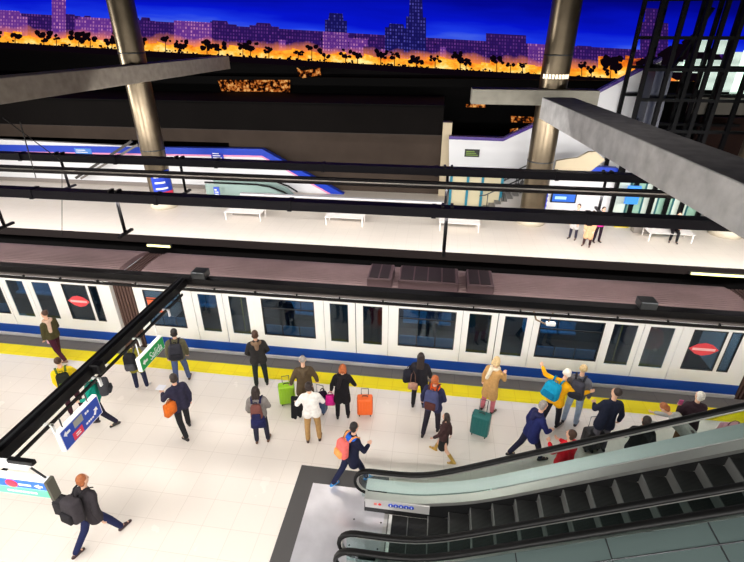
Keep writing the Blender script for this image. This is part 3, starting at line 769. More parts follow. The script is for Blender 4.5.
# ---------------------------------------------------------------- escalator, lower right
def zr(X): return .508*.22*math.log(1+math.exp((X-.15)/.22))
STL = mat('escalator steel', (188, 186, 182), .3, .75); STP = mat('escalator deck', (112, 130, 128), .35, .6)
XE = 9.5
def rail_path(y, x0, base=.98, r=.31):
    cx = x0+r; pts = [(cx+.35, y, base-2*r), (cx+.1, y, base-2*r)]
    for k in range(11):
        a = R(-90-k*18); pts.append((cx+r*math.cos(a), y, base-r+r*math.sin(a)))
    x = cx+.15
    while x < XE: pts.append((x, y, base+zr(x))); x += .22
    return pts
def dk(x): return .19+.22/(1+math.exp((x-.75)/.28))
def sheet(y0, y1, f0, f1, xs):
    b = B(); n = len(xs)
    v = [[b.bm.verts.new((x, y, f(x))) for x in xs] for y, f in ((y0, f0), (y1, f0), (y1, f1), (y0, f1))]
    for i in range(n-1):
        for j in range(4): b.bm.faces.new([v[j][i], v[j][i+1], v[(j+1)%4][i+1], v[(j+1)%4][i]])
    b.bm.faces.new([v[j][0] for j in range(4)]); b.bm.faces.new([v[j][-1] for j in range(4)])
    return b
def lsp(a, c, n): return [a+(c-a)*k/(n-1) for k in range(n)]
t = thing('escalator', 'steel escalator with black handrails rising to the right at the lower right', 'escalator', (0, 0, 0))
YF, YN = 6.36, 5.02
for y, x0 in ((YF, -1.24), (YN, -1.3)):
    B().tube(rail_path(y, x0), .062, 10, flat=.6, wide=(0, 1, 0)).obj('handrail', RUBBER, t)
    rp_ = rail_path(y, x0)
    b = B().tube([(p[0], p[1], p[2]-.0) if i < 2 else p for i, p in enumerate([(q[0]+(.045 if i < 13 and i > 2 else 0), q[1], q[2]-(.075 if i >= 12 else 0)) for i, q in enumerate(rp_)])], .03, 6); b.obj('rail_trim', STL, t)
    xs = lsp(x0+.14, XE, 44)
    sheet(y-.006, y+.006, lambda x: .2+zr(x), lambda x: (.94 if x > x0+.3 else .86)+zr(x), xs).obj('balustrade_glass', GLASSB, t)
xs = lsp(-1.02, XE, 44)
sheet(YF-.20, YF-.02, lambda x: dk(x)-.09+zr(x), lambda x: dk(x)+zr(x), xs).obj('inner_deck', STL, t)
sheet(YF+.02, YF+.30, lambda x: dk(x)-.1+zr(x), lambda x: dk(x)-.01+zr(x), xs).obj('outer_deck', mat('pale deck', (206, 208, 208), .35, .3), t)
sheet(YN+.03, YN+.13, lambda x: -.1+zr(x) if x > .1 else 0, lambda x: .2+zr(x), xs).obj('inner_deck', STL, t)
sheet(YF+.22, YF+.3, lambda x: max(0, zr(x)-.75), lambda x: dk(x)-.02+zr(x), xs).obj('side_cladding', STP, t)
sheet(YF-.19, YF-.17, lambda x: -.15+zr(x) if x > .35 else 0, lambda x: dk(x)-.09+zr(x), xs).obj('skirt', mat('skirt black', (26, 26, 27), .5, spec=.3), t)
b = B(); b.box(-1.0, .3, YF-.212, YF-.2, .17, .41); pn = b.obj('control_panel', mat('panel steel', (200, 198, 196), .35, .3), t)
B().ell((-.70, YF-.215, .30), (.035, .01, .035)).obj('red_button', mat('stop red', (230, 50, 50), .4), pn)
B().box(-.82, -.76, YF-.218, YF-.212, .27, .33).obj('keyhole', mat('keyhole', (230, 120, 110), .4), pn)
for k in range(5):
    B().cyl((-.48+k*.105, YF-.222, .31), (-.48+k*.105, YF-.212, .31), .05, .05, 14).obj('pictogram_disc', mat('picto blue', (24, 70, 200), .4), pn)
    B().box(-.49+k*.105, -.47+k*.105, YF-.226, YF-.222, .285, .335).obj('pictogram_mark', SWH, pn)
# steps
tread = mat('step tread', (30, 30, 30), .45, .3); nt = tread.node_tree; pb = nt.nodes['Principled BSDF']
tc = nt.nodes.new('ShaderNodeTexCoord'); wv = nt.nodes.new('ShaderNodeTexWave'); wv.bands_direction = 'Y'; wv.inputs['Scale'].default_value = 12
cr_ = nt.nodes.new('ShaderNodeValToRGB'); cr_.color_ramp.elements[0].color = (*lin((8, 8, 8)), 1); cr_.color_ramp.elements[1].color = (*lin((58, 58, 58)), 1)
nt.links.new(tc.outputs['Object'], wv.inputs['Vector']); nt.links.new(wv.outputs['Fac'], cr_.inputs[0]); nt.links.new(cr_.outputs[0], pb.inputs['Base Color'])
riser = mat('step riser', (120, 120, 118), .4, .4)
for k in range(-1, 23):
    x0 = -.12+.4*k; z = .002+.508*max(0, (x0-.05)) if x0 > .2 else .012+.03*max(0, x0)
    o = B().box(x0, x0+.42, YN+.13, YF-.205, z-.03, z)
    o.box(x0-.008, x0+.012, YN+.13, YF-.205, max(0.0, z-.21), z+.001, 1)
    o.obj('step', [tread, riser], t)
B().box(-1.35, -.5, YN+.13, YF-.205, 0, .012).obj('comb_plate', mat('comb plate', (206, 204, 202), .3, .6), t)
B().box(-.5, -.44, YN+.13, YF-.205, 0, .02).obj('comb', mat('comb pale', (236, 234, 230), .4), t)
b = B()
for (x, y) in ((-1.2, 5.4), (-1.2, 5.95), (-.65, 5.4), (-.65, 5.95)): b.cyl((x, y, .012), (x, y, .016), .02, .02, 8)
b.obj('bolt', STEELD, t)
sheet(YN-.18, YN+.12, lambda x: zr(x)-.5 if x > 1.2 else 0, lambda x: zr(x)-.24 if x > .8 else 0.0+.01, lsp(.5, XE, 30)).obj('truss', BLACKM, t)
# neighbouring escalator flank with its own handrail
t = thing('escalator', 'neighbouring escalator flank with wide steel deck at the bottom right corner', 'escalator', (0, 0, 0))
y3 = 4.70
B().tube(rail_path(y3, -1.3), .065, 10, flat=.6, wide=(0, 1, 0)).obj('handrail', RUBBER, t)
sheet(y3-.006, y3+.006, lambda x: .2+zr(x), lambda x: .94+zr(x), lsp(-1.1, -.4, 8)).obj('balustrade_glass', GLASSB, t)
sheet(y3-1.12, y3-.03, lambda x: .02+max(0, zr(x)-.35), lambda x: .84+zr(x), lsp(-.9, XE, 44)).obj('wide_deck', STP, t)
b = B()
for k in range(8):
    x = .4+k*1.2; b = B(); b.box(x-.008, x+.008, y3-1.1, y3-.03, .84+zr(x)-.02, .846+zr(x)); b.obj('deck_seam', STEELD, t)
B().tube([(x, y3-.35, .845+zr(x)) for x in lsp(-.8, XE, 40)], .012, 6).obj('deck_groove', STEELD, t)
B().tube(rail_path(y3-1.15, -1.3), .05, 10, flat=.6, wide=(0, 1, 0)).obj('handrail', RUBBER, t)
# landing
b = B().box(-2.62, -.6, 3.2, 7.12, .0005, .008); tag(b.obj('entrance_mat', mat('dark mat', (74, 72, 72), .6)), 'dark grey border plate on the floor around the escalator foot', 'floor plate')
b = B().box(-2.24, -.6, 3.2, 6.68, .008, .014); tag(b.obj('landing_plate', mat('landing steel', (208, 206, 212), .3, .4, var=.12, scale=2)), 'shiny steel landing plate at the foot of the escalator', 'floor plate')

# ---------------------------------------------------------------- steel lift tower, upper right
def tower():
    Yt = 25.0
    c = aty(690, 100, Yt)
    t = thing('lift_tower', 'dark steel lift shaft frame at the upper right', 'lift tower', (c.x, Yt, 0))
    fm = mat('tower steel', (4, 4, 6), .6, spec=.1); L_ = lambda v: v - V((c.x, Yt, 0))
    for dy in (0, 2.2):
        for px in (646, 668, 690, 708, 726, 748):
            x = aty(px, 70, Yt).x - c.x
            B().box(x-.09, x+.09, dy-.09, dy+.09, 0, 13.9).obj('post', fm, t)
        for z in (4.6, 6.0, 7.3, 8.6, 10.2):
            x0 = aty(646, 70, Yt).x-c.x; B().box(x0, x0+6, dy-.07, dy+.07, z-.07, z+.07).obj('cross_bar', fm, t)
    x0 = aty(652, 70, Yt).x-c.x; x1 = aty(688, 70, Yt).x-c.x
    B().bar((x0, 1.1, 4.0), (x1+.8, 1.1, 9.8), .12).obj('brace', fm, t)
    B().box(x0+.35, x0+1.1, .4, 1.8, 4.6, 7.2).obj('lift_car', mat('car dark blue', (14, 24, 52), .4), t)
tower()
pan = mat('wall panel painted glow', (220, 235, 225), .5, emit=(214, 236, 222), es=.75)  # glow stands in for lamp light falling on the upper wall
t = thing('gallery_wall_painted_glow', 'row of pale wall panels with painted lamp glow behind the dark lift frame', 'panels', (0, 28, 0))
for x0, x1, y0, y1 in ((676, 683, 62, 72), (684, 690, 60, 72), (692, 697, 59, 73), (707, 722, 60, 90), (727, 742, 52, 92), (744, 760, 50, 94), (700, 704, 40, 52), (718, 724, 40, 54)):
    a, c = aty(x0, y0, 28), aty(x1, y1, 28)
    B().box(a.x, c.x, -.03, .03, c.z, a.z).obj('panel', pan, t)
a, c = aty(694, 97, 27.5), aty(790, 116, 27.5)
struct(B().box(a.x, c.x, 27.5, 27.9, c.z, a.z).obj('ceiling_slab', mat('slab grey', (96, 92, 84), .8)))
a, c = aty(702, 117, 27.6), aty(800, 158, 27.6)
struct(B().box(a.x, c.x, 27.6, 27.8, c.z, a.z).obj('wall_mezzanine', mat('maroon brown', (36, 22, 18), .8, spec=.1)))

# ---------------------------------------------------------------- people
HAIR = {'black': (24, 20, 20), 'brown': (70, 44, 30), 'dark': (44, 32, 28), 'red': (176, 92, 44), 'grey': (150, 142, 136), 'blond': (206, 178, 130), 'white': (226, 220, 210), 'orange': (160, 92, 50)}
def cm(kind, rgb): return mat('%s %d %d %d' % (kind, *rgb), rgb, .85, spec=.2, var=.12, scale=14)
def person(px, py, face, label, H=1.72, walk=0, hair='dark', hl=0, jacket=(30, 30, 34), hem=-.12, trous=(30, 30, 34), shoes=(30, 24, 22), skin=0,
           lean=0, roll=0, armL=(8, 8, 15), armR=(8, 8, 15), head=(0, 0), hood=None, scarf=None, hat=None, sit=False, pos=None, z=0, group=None, bare_calf=False, skirt=None, boots=False, name='person'):
    """arm = (pitch forward, abduction, elbow bend); head = (yaw, pitch down)"""
    s = H/1.75
    P0 = pos if pos else atz(px, py, z)
    legs = {}
    for sd in (-1, 1):
        if sit: th, bd = 84, 86 + 4*sd
        elif walk: th, bd = (walk if sd > 0 else -walk*.8), (6 if sd*walk > 0 else 22)
        else: th, bd = 2*sd, 3+2*sd
        hip = V((sd*.09, 0, -.03)); th_, sh = R(th), R(th-bd)
        out = .035*sd
        kn = hip + V((out, .43*math.sin(th_), -.43*math.cos(th_))); an = kn + V((out*.4, .42*math.sin(sh), -.42*math.cos(sh)))
        ft = R(min(0, th-bd)*.5)
        legs[sd] = (hip, kn, an, an + V((.03*sd, .17*math.cos(ft), .17*math.sin(ft)-.035)))
    zmin = min(min(l[2].z-.075, l[3].z-.036) for l in legs.values())
    hz = -zmin
    def G(p): return V((p.x*s, p.y*s, (p.z+hz)*s))
    Rt = M.Rotation(R(-lean), 3, 'X') @ M.Rotation(R(roll), 3, 'Y')
    def T(x, y, z): return G(Rt @ V((x, y, z)))
    Hd = Rt.copy() @ M.Rotation(R(-head[0]), 3, 'Z') @ M.Rotation(R(-head[1]), 3, 'X')
    hc = Rt @ V((0, .01, .70))
    def HH(x, y, z): return G(hc + Hd @ V((x, y, z-.70)))
    rz = -R(face) - math.atan2(P0.x, P0.y)      # face is measured from the line of sight
    t = thing(name, label, 'person', (P0.x, P0.y, z), rz, group)
    sk = SKIN[skin]
    body = B(); jk = B(); tr = B()
    # torso
    for sd in (-1, 1):
        for bb, e in ((body, 0), (jk, .024)):
            if bb is jk: bb.cap(T(sd*.075, 0, hem*.35), T(sd*.062, 0, .18), (.108+e)*s, (.098+e)*s)
            else: bb.cap(T(sd*.07, 0, 0), T(sd*.06, 0, .18), .10*s, .095*s)
            bb.cap(T(sd*.062, 0, .18), T(sd*.085, .0, .37), (.098+e)*s, (.105+e)*s)
            bb.cap(T(0, 0, .445), T(sd*.155, -.005, .425), (.062+e)*s, (.062+e)*s)
        if hem < -.12: jk.cap(T(sd*.075, 0, 0), G(Rt @ V((sd*.07, 0, -.02)) + V((sd*.03, .0, hem+.1))), .125*s, .135*s)
    for k in range(8):
        a0, a1 = R(k*45), R((k+1)*45); jk.cap(T(.062*math.cos(a0), -.012+.06*math.sin(a0), .515), T(.062*math.cos(a1), -.012+.06*math.sin(a1), .515), .03*s, None, 8)
    body.cap(T(0, -.005, .42), HH(0, .0, .63), .056*s, .05*s)
    # head with face
    body.ell(HH(0, -.008, .735), (.076*s, .094*s, .098*s), Hd); body.ell(HH(0, .022, .67), (.058*s, .068*s, .085*s), Hd)
    body.cap(HH(0, .088, .715), HH(0, .104, .685), .011*s, .015*s, 8); body.cap(HH(-.03, .074, .742), HH(.03, .074, .742), .014*s, None, 8)
    body.cap(HH(-.02, .078, .645), HH(.02, .078, .645), .012*s, None, 8)
    for sd in (-1, 1): body.ell(HH(sd*.078, -.005, .70), (.012*s, .02*s, .032*s), Hd, 8, 6)
    hands = {}
    for sd, ar in ((-1, armL), (1, armR)):
        p, ab, bd = [R(v) for v in ar[:3]]; inw = R(ar[3]) if len(ar) > 3 else R(42 if ar[2] > 25 else 14)
        sh = Rt @ V((sd*.185, -.005, .415))
        d1 = V((sd*math.sin(ab), math.sin(p)*math.cos(ab), -math.cos(p)*math.cos(ab)))
        el = sh + d1*.285
        p2 = p+bd; d2 = V((sd*math.sin(ab-inw), math.sin(p2), -math.cos(p2))).normalized()
        wr = el + d2*.25
        body.cap(G(sh), G(el), .047*s, .038*s); body.cap(G(el), G(wr), .04*s, .027*s)
        jk.cap(G(sh), G(el), .068*s, .06*s); jk.cap(G(el), G(wr - d2*.03), .06*s, .048*s)
        # hand: palm, four fingers and a thumb, loosely curled
        side = d2.cross(V((0, 0, 1)) if abs(d2.z) < .8 else V((0, 1, 0))).normalized()
        curl = side.cross(d2).normalized()
        if curl.y < 0 and abs(d2.z) > .5: curl = -curl; side = -side
        pc = wr + d2*.075
        for o_ in (-.022, 0, .022): body.cap(G(wr+d2*.01+side*o_*.6), G(pc+side*o_), .017*s, .015*s, 8)
        for o_, ln in ((-.033, .058), (-.011, .072), (.011, .07), (.033, .052)):
            k0 = pc+side*o_; k1 = k0+(d2*.85+curl*.5)*ln*.55; k2 = k1+(d2*.4+curl*.9)*ln*.5
            body.cap(G(k0), G(k1), .0098*s, .0092*s, 6, 2); body.cap(G(k1), G(k2), .0092*s, .0085*s, 6, 2)
        k0 = wr+d2*.03-side*.028; k1 = k0-side*.028+d2*.03+curl*.015; k2 = k1+d2*.03+curl*.012
        body.cap(G(k0), G(k1), .012*s, .0105*s, 6, 2); body.cap(G(k1), G(k2), .0105*s, .0095*s, 6, 2)
        hands[sd] = G(pc + curl*.02)
    for sd in (-1, 1):
        hip, kn, an, toe = legs[sd]
        body.cap(G(hip), G(kn), .078*s, .052*s); body.cap(G(kn), G(an), .054*s, .036*s); body.cap(G(an), G(toe), .034*s, .028*s)
        if skirt is None:
            tr.cap(G(V((sd*.07, 0, 0))), G(hip), .108*s, .1*s); tr.cap(G(hip), G(kn), .096*s, .072*s); tr.cap(G(kn), G(an+(kn-an)*.08), .072*s, .058*s)
        heel = an + V((0, -.045, -.035)); fr = toe
        b = B(); rr = .038
        b.cap(G(heel), G(fr), rr*s, rr*.92*s); b.cap(G(an+V((0, .0, -.02))), G(fr.lerp(an, .5)), .042*s, .04*s)
        if boots: b.cap(G(an), G(an.lerp(kn, .6)), .05*s, .06*s)
        sh_o = b.obj('shoe', mat('shoe %d %d %d' % shoes, shoes, .5), t); remesh(sh_o, .014, 2)
    tr.cap(G(V((-.04, 0, .03))), G(V((.04, 0, .03))), .105*s, .105*s)
    o = body.obj('body', sk, t); remesh(o, .0115, 2)
    o = jk.obj('jacket' if hem > -.3 else 'coat', cm('cloth', jacket), t); remesh(o, .017, 2)
    if skirt:
        for sd in (-1, 1):
            tr.cap(G(V((sd*.07, 0, 0))), G(V((sd*.1, 0, -.40))), .11*s, .13*s)
    o = tr.obj('skirt' if skirt else 'trousers', cm('cloth', skirt or trous), t); remesh(o, .017, 2)
    # hair
    hb = B(); hm = mat('hair '+hair, HAIR[hair], .6, var=.25, scale=30)
    hb.ell(HH(0, -.028, .758), (.086*s, .092*s, .095*s), Hd)
    if hl >= 0:
        hb.cap(HH(-.042, -.05, .69), HH(.042, -.05, .69), .05*s, .05*s); hb.cap(HH(-.03, -.045, .645), HH(.03, -.045, .645), .036*s, .036*s)
    if hl > 0:
        for o_ in (-.05, 0, .05): hb.cap(HH(o_, -.06, .72), G(hc + Hd @ V((o_*1.3, -.075, -.03)) + Rt @ V((0, -.03, -hl))), .05*s, .035*s)
        for o_ in (-1, 1): hb.cap(HH(o_*.075, -.01, .74), HH(o_*.078, .0, .60), .026*s, .03*s)
    if hl == -2: hb.cap(HH(0, -.07, .80), HH(0, -.09, .83), .045*s, .04*s)
    if not hat:
        o = hb.obj('hair', hm, t); remesh(o, .013, 2)
    else:
        hb.bm.free()
        b = B(); b.ell(HH(0, -.012, .765), (.093*s, .105*s, .09*s), Hd); b.cap(HH(-.04, -.03, .73), HH(.04, -.03, .73), .065*s, .065*s)
        o = b.obj('hat', cm('knit', hat), t); remesh(o, .013, 2)
    em = mat('eye', (30, 22, 20), .2)
    for sd in (-1, 1): B().ell(HH(sd*.03, .078, .722), (.011*s, .007*s, .008*s), Hd, 8, 6).obj('eye', em, t)
    if hood:
        b = B()
        for k in range(9):
            a0, a1 = R(-200+k*25), R(-200+(k+1)*25)
            b.cap(T(.1*math.cos(a0), -.035+.085*math.sin(a0), .485), T(.1*math.cos(a1), -.035+.085*math.sin(a1), .485), .045*s)
        b.cap(T(0, -.12, .48), T(0, -.15, .36), .075*s, .05*s)
        o = b.obj('hood', cm('hood', hood), t); remesh(o, .015, 2)
    if scarf:
        b = B()
        for k in range(10):
            a0, a1 = R(k*36), R((k+1)*36); b.cap(T(.095*math.cos(a0), .0+.085*math.sin(a0), .5), T(.095*math.cos(a1), .0+.085*math.sin(a1), .5), .05*s)
        b.cap(T(-.05, -.1, .48), T(-.1, -.14, .2), .06*s, .05*s); b.cap(T(.06, .1, .48), T(.1, .15, .2), .06*s, .05*s)
        o = b.obj('scarf', cm('scarf', scarf), t); remesh(o, .016, 2)
    mw = M.Translation((P0.x, P0.y, z)) @ M.Rotation(rz, 4, 'Z')
    return dict(root=t, m=mw, T=T, Rt=Rt, s=s, hand={k: mw @ v for k, v in hands.items()}, rz=rz, hz=hz)
def backpack(pp, col, label, col2=None, w=.32, h=.44, d=.17, front=False, side=0, drop=0):
    s = pp['s']; base = pp['m'] @ pp['T'](side, -.135-.035, .07-drop)
    t = thing('backpack', label, 'backpack', base, pp['rz'], 'backpacks'); t.rotation_euler = (R(0), 0, pp['rz'])
    t.rotation_euler = (pp['m'].to_3x3() @ pp['Rt']).to_euler()
    m1, m2 = cm('bag', col), cm('bag', col2 or tuple(int(c*.7) for c in col))
    b = B(); b.rbox(-w/2, w/2, -d, 0, 0, h, .07, 4)
    for v in b.bm.verts:
        if v.co.z > h*.6: v.co.x *= 1-.25*(v.co.z/h-.6)/.4
    o = b.obj('pack_body', m1, t)
    for f in o.data.polygons: f.use_smooth = True
    B().rbox(-w*.36, w*.36, -d-.05, -d+.03, .04, h*.5, .035, 3).obj('pocket', m2, t)
    for sd in (-1, 1): B().tube([(sd*.09, 0, h*.92), (sd*.1, .06, h+.045), (sd*.11, .14, h+.055), (sd*.12, .25, h*.97)], .025, 6, flat=.35, wide=(1, 0, 0)).obj('strap', m2, t)
    B().tube([(-.04, -.05, h-.01), (-.03, -.05, h+.04), (.03, -.05, h+.04), (.04, -.05, h-.01)], .01, 6).obj('grab_loop', m2, t)
    return t
def suitcase(px, py, rz, col, label, w=.4, h=.6, d=.24, handle=.0, pos=None, tilt=0):
    p = pos or atz(px, py)
    t = thing('suitcase', label, 'suitcase', p, R(rz), 'rolling suitcases'); t.rotation_euler = (R(tilt), 0, R(rz))
    m1 = mat('case %d %d %d' % col, col, .4); dk = mat('case trim', (24, 24, 26), .5)
    o = B().rbox(-w/2, w/2, -d/2, d/2, .06, h, .05, 4).obj('shell', m1, t)
    for f in o.data.polygons: f.use_smooth = True
    b = B()
    for k in range(5): b.rbox(-w*.38+k*w*.18, -w*.38+k*w*.18+.025, -d/2-.008, -d/2+.01, .12, h-.08, .006, 1)
    b.obj('rib', m1, t)
    B().rbox(-w/2-.004, w/2+.004, -.008, .008, .08, h-.02, .006, 1).obj('zip', dk, t)
    for x in (-1, 1):
        for y in (-1, 1): B().cyl((x*(w/2-.06)-.012, y*(d/2-.05), .03), (x*(w/2-.06)+.012, y*(d/2-.05), .03), .03, .03, 10).obj('wheel', RUBBER, t)
    B().tube([(-.07, 0, h), (-.06, 0, h+.035), (.06, 0, h+.035), (.07, 0, h)], .012, 6).obj('carry_handle', dk, t)
    if handle:
        B().tube([(-.09, d/2-.03, h-.02), (-.09, d/2-.03, h+handle), (.09, d/2-.03, h+handle), (.09, d/2-.03, h-.02)], .011, 6).obj('pull_handle', STEELD, t)
    return t
def handbag(p, rz, col, label, w=.3, h=.28, d=.12, strap=.22, cat='bag'):
    t = thing('handbag', label, cat, V(p) - V((0, 0, h+strap)), rz, 'hand bags')
    m1 = cm('bag', col); o = B().prism([(-w*.5, 0), (w*.5, 0), (w*.42, h), (-w*.42, h)], 'y', -d/2, d/2)
    bmesh.ops.bevel(o.bm, geom=list(o.bm.edges), offset=.03, segments=3, affect='EDGES'); o = o.obj('bag_body', m1, t)
    for f in o.data.polygons: f.use_smooth = True
    B().tube([(-w*.25, 0, h-.02), (-w*.18, 0, h+strap*.7), (0, 0, h+strap), (w*.18, 0, h+strap*.7), (w*.25, 0, h-.02)], .012, 6).obj('strap', cm('strap', tuple(int(c*.6) for c in col)), t)
    return t

# --- near platform, left to right
p = person(62, 359, -30, 'person in olive jacket walking on the yellow line at far left', walk=20, hair='brown', hl=-2, jacket=(70, 66, 40), trous=(66, 24, 40), shoes=(120, 90, 70), armR=(10, 12, 40), scarf=(200, 170, 150), head=(-20, 0))
handbag(p['hand'][1], p['rz'], (240, 190, 206), 'pale pink handbag carried by the olive jacket at far left', .3, .26, .12, .1)
p = person(78, 412, 8, 'person in yellow jacket facing the train behind the diagonal beam', jacket=(236, 206, 30), trous=(60, 30, 40), hair='brown', hl=-2, armR=(40, 10, 50))
backpack(p, (34, 36, 30), 'black backpack on the yellow jacket', (90, 110, 40))
p = person(105, 425, -70, 'person in teal jacket walking behind the blue hanging sign', jacket=(10, 140, 120), trous=(34, 32, 50), hair='dark', walk=16, armL=(20, 8, 40), armR=(-10, 12, 10))
backpack(p, (60, 60, 66), 'dark grey backpack on the teal jacket above the blue sign', (44, 44, 50), .34, .42, .2)
p = person(143, 388, 25, 'person in olive tunic seen partly behind the green exit sign', jacket=(136, 130, 40), hem=-.3, trous=(40, 44, 70), hair='brown', hl=.05, H=1.62, shoes=(230, 226, 220), armR=(15, 8, 30))
backpack(p, (28, 28, 32), 'black backpack on the olive tunic left of the green exit sign', (70, 70, 76), .34, .5, .2, drop=.1)
p = person(184, 383, 10, 'person in olive grey jacket and blue jeans right of the green exit sign', H=1.8, jacket=(96, 92, 70), trous=(70, 84, 120), hair='black', walk=12, roll=4, armL=(-5, 14, 20), shoes=(60, 40, 36))
backpack(p, (48, 48, 56), 'large charcoal backpack on the olive grey jacket by the exit sign', (34, 34, 40), .38, .46, .2)
p = person(187, 432, -18, 'person in navy jacket with an orange bag walking below the exit sign', H=1.8, walk=14, jacket=(44, 42, 62), trous=(36, 36, 38), hair='dark', armL=(30, 20, 60), armR=(-8, 12, 15), hem=-.2)
nb = p['m'] @ p['T'](-.25, -.08, -.12)
handbag(nb + V((0, 0, .42)), p['rz']+R(20), (222, 112, 40), 'orange shoulder bag on the navy jacket below the exit sign', .34, .34, .16, .08)
q = p['hand'][-1]; tag(B().rbox(q.x-.16, q.x+.04, q.y-.02, q.y+.16, q.z+.02, q.z+.035, .005, 1).obj('newspaper', mat('paper', (224, 224, 232), .7)), 'white folded paper held by the navy jacket with orange bag', 'paper')
p = person(262, 385, 0, 'person in black jacket with brown fur hood facing the train', H=1.8, jacket=(44, 42, 42), trous=(36, 42, 40), hair='brown', hood=(120, 96, 76), armL=(10, 18, 30), armR=(10, 18, 30), hem=-.18, shoes=(40, 30, 28))
p = person(263, 441, 12, 'person in grey hoodie with long dark hair left of the white sweater', H=1.66, jacket=(132, 126, 122), trous=(40, 40, 56), hair='dark', hl=.12, shoes=(96, 66, 46), armL=(5, 14, 25), armR=(15, 14, 45))
backpack(p, (116, 72, 66), 'reddish brown backpack on the grey hoodie', (34, 36, 74), .28, .4, .15)
b_ = p['m'] @ p['T'](0, -.2, -.3); handbag(b_ + V((0, 0, .48)), p['rz'], (34, 36, 78), 'navy bag hanging low behind the grey hoodie', .36, .3, .16, .14)
p = person(307, 412, 0, 'balding person in brown coat standing between green and blue suitcases', H=1.76, jacket=(84, 70, 52), hair='grey', hl=-1, trous=(50, 44, 40), armL=(5, 22, 20), armR=(5, 22, 20), hem=-.35, hood=(92, 78, 60), head=(0, 12))
suitcase(288, 403, 20, (150, 200, 30), 'lime green suitcase left of the white sweater', .42, .64, .26, .2)
suitcase(320, 412, -10, (40, 66, 100), 'dark blue suitcase right of the white sweater', .38, .58, .24, .25)
p = person(314, 440, 4, 'person in white sweater and khaki trousers with a jacket over one arm', H=1.76, jacket=(238, 234, 228), trous=(176, 138, 88), hair='dark', armL=(15, 26, 45, 20), armR=(20, 20, 50), hem=-.16, shoes=(70, 46, 36), roll=-2)
q = p['hand'][-1]; b = B()
rn = random.Random(5)
for k in range(5): b.cap(q+V((-.10+.045*k, .02, .06)), q+V((-.14+.05*k+rn.uniform(-.03, .03), -.03*rn.random(), -.42-rn.random()*.14)), .045, .04)
o = b.obj('draped_jacket', cm('cloth', (28, 28, 32))); remesh(o, .016, 2); tag(o, 'black jacket draped over the arm of the white sweater', 'jacket')
p = person(343, 417, 3, 'person with red hair in long black coat beside the orange suitcase', H=1.66, jacket=(26, 24, 28), hem=-.42, trous=(28, 26, 32), hair='red', hl=.02, scarf=(34, 30, 34), armL=(5, 20, 10), armR=(15, 22, 25), roll=3)
handbag(p['hand'][-1] + V((-.02, -.05, .02)), p['rz'], (232, 40, 150), 'hot pink shopping bag beside the long black coat', .26, .32, .14, .1)
handbag(p['hand'][-1] + V((-.24, .02, .05)), p['rz']+.4, (40, 22, 44), 'dark plum bag left of the pink shopping bag', .26, .34, .16, .12)
suitcase(365, 414, 8, (242, 106, 36), 'bright orange suitcase right of the long black coat', .4, .58, .26, .18)
p = person(352, 482, 55, 'person in navy coat walking past the escalator newel', H=1.72, jacket=(28, 30, 52), trous=(34, 38, 66), hair='black', walk=24, lean=8, hood=(36, 100, 210), armL=(-20, 10, 30), armR=(25, 10, 50), hem=-.28, shoes=(30, 130, 200))
backpack(p, (232, 110, 104), 'pink and orange patterned backpack on the navy coat by the escalator', (240, 160, 90), .32, .42, .18)
p = person(418, 406, 2, 'person in black jacket with long brown hair facing the train', H=1.7, jacket=(38, 36, 42), trous=(34, 34, 40), hair='dark', hl=.26, armL=(10, 24, 40), armR=(10, 16, 20), hem=-.2)
b_ = p['m'] @ p['T'](-.27, -.05, -.08); handbag(b_ + V((0, 0, .5)), p['rz']+.3, (34, 34, 44), 'black shoulder bag on the left of the long haired person', .34, .36, .18, .14)
b_ = p['m'] @ p['T'](-.16, -.22, -.22); handbag(b_ + V((0, 0, .6)), p['rz'], (196, 150, 130), 'beige bag behind the long haired person in black', .26, .22, .1, .36)
p = person(431, 432, 12, 'person in navy jacket with orange collar and patterned backpack', H=1.74, jacket=(44, 46, 76), trous=(42, 38, 48), hair='red', walk=10, scarf=(232, 96, 40), armL=(0, 18, 20), armR=(10, 14, 30), hem=-.2)
backpack(p, (70, 74, 110), 'navy and white patterned backpack with brown pocket', (84, 48, 44), .36, .5, .18)
p = person(442, 457, -75, 'small person in dark skirt and tan boots walking left', H=1.36, jacket=(64, 44, 44), hair='dark', hl=.1, skirt=(34, 34, 34), walk=22, shoes=(178, 140, 60), boots=True, armL=(20, 8, 20), armR=(-20, 8, 10))
p = person(487, 411, 25, 'person in camel coat and cream shawl pulling a teal suitcase', H=1.66, jacket=(196, 152, 96), hem=-.45, trous=(196, 110, 120), hair='blond', hl=.04, scarf=(238, 226, 200), lean=10, armL=(-5, 16, 10), armR=(30, 14, 60))
suitcase(479, 434, -18, (14, 100, 98), 'teal trolley suitcase beside the camel coat', .44, .66, .28, .35)
p = person(549, 426, 20, 'person in bright yellow orange jacket with raised arms and white hat', H=1.74, jacket=(246, 176, 20), trous=(36, 34, 44), hat=(238, 228, 214), walk=10, armL=(60, 80, 40, 0), armR=(50, 45, 50, 0), lean=10, roll=6, hem=-.18)
backpack(p, (20, 150, 190), 'bright turquoise backpack on the yellow orange jacket', (14, 120, 160), .42, .42, .24, side=-.08)
p = person(569, 423, 5, 'person in grey jacket and light blue jeans beside the yellow orange jacket', H=1.8, jacket=(104, 104, 112), trous=(152, 168, 192), hair='blond', hl=-1, armL=(5, 18, 25), armR=(5, 14, 20), shoes=(50, 48, 60), skin=0)
backpack(p, (60, 60, 70), 'dark grey backpack on the grey jacket with light blue jeans', (44, 44, 52), .36, .48, .2)
p = person(526, 458, 50, 'person in navy puffer walking right behind the escalator rail', H=1.72, jacket=(34, 40, 92), trous=(36, 36, 56), hair='grey', walk=22, lean=12, hem=-.25, armL=(-10, 14, 20), armR=(20, 14, 40), hood=(44, 46, 84))
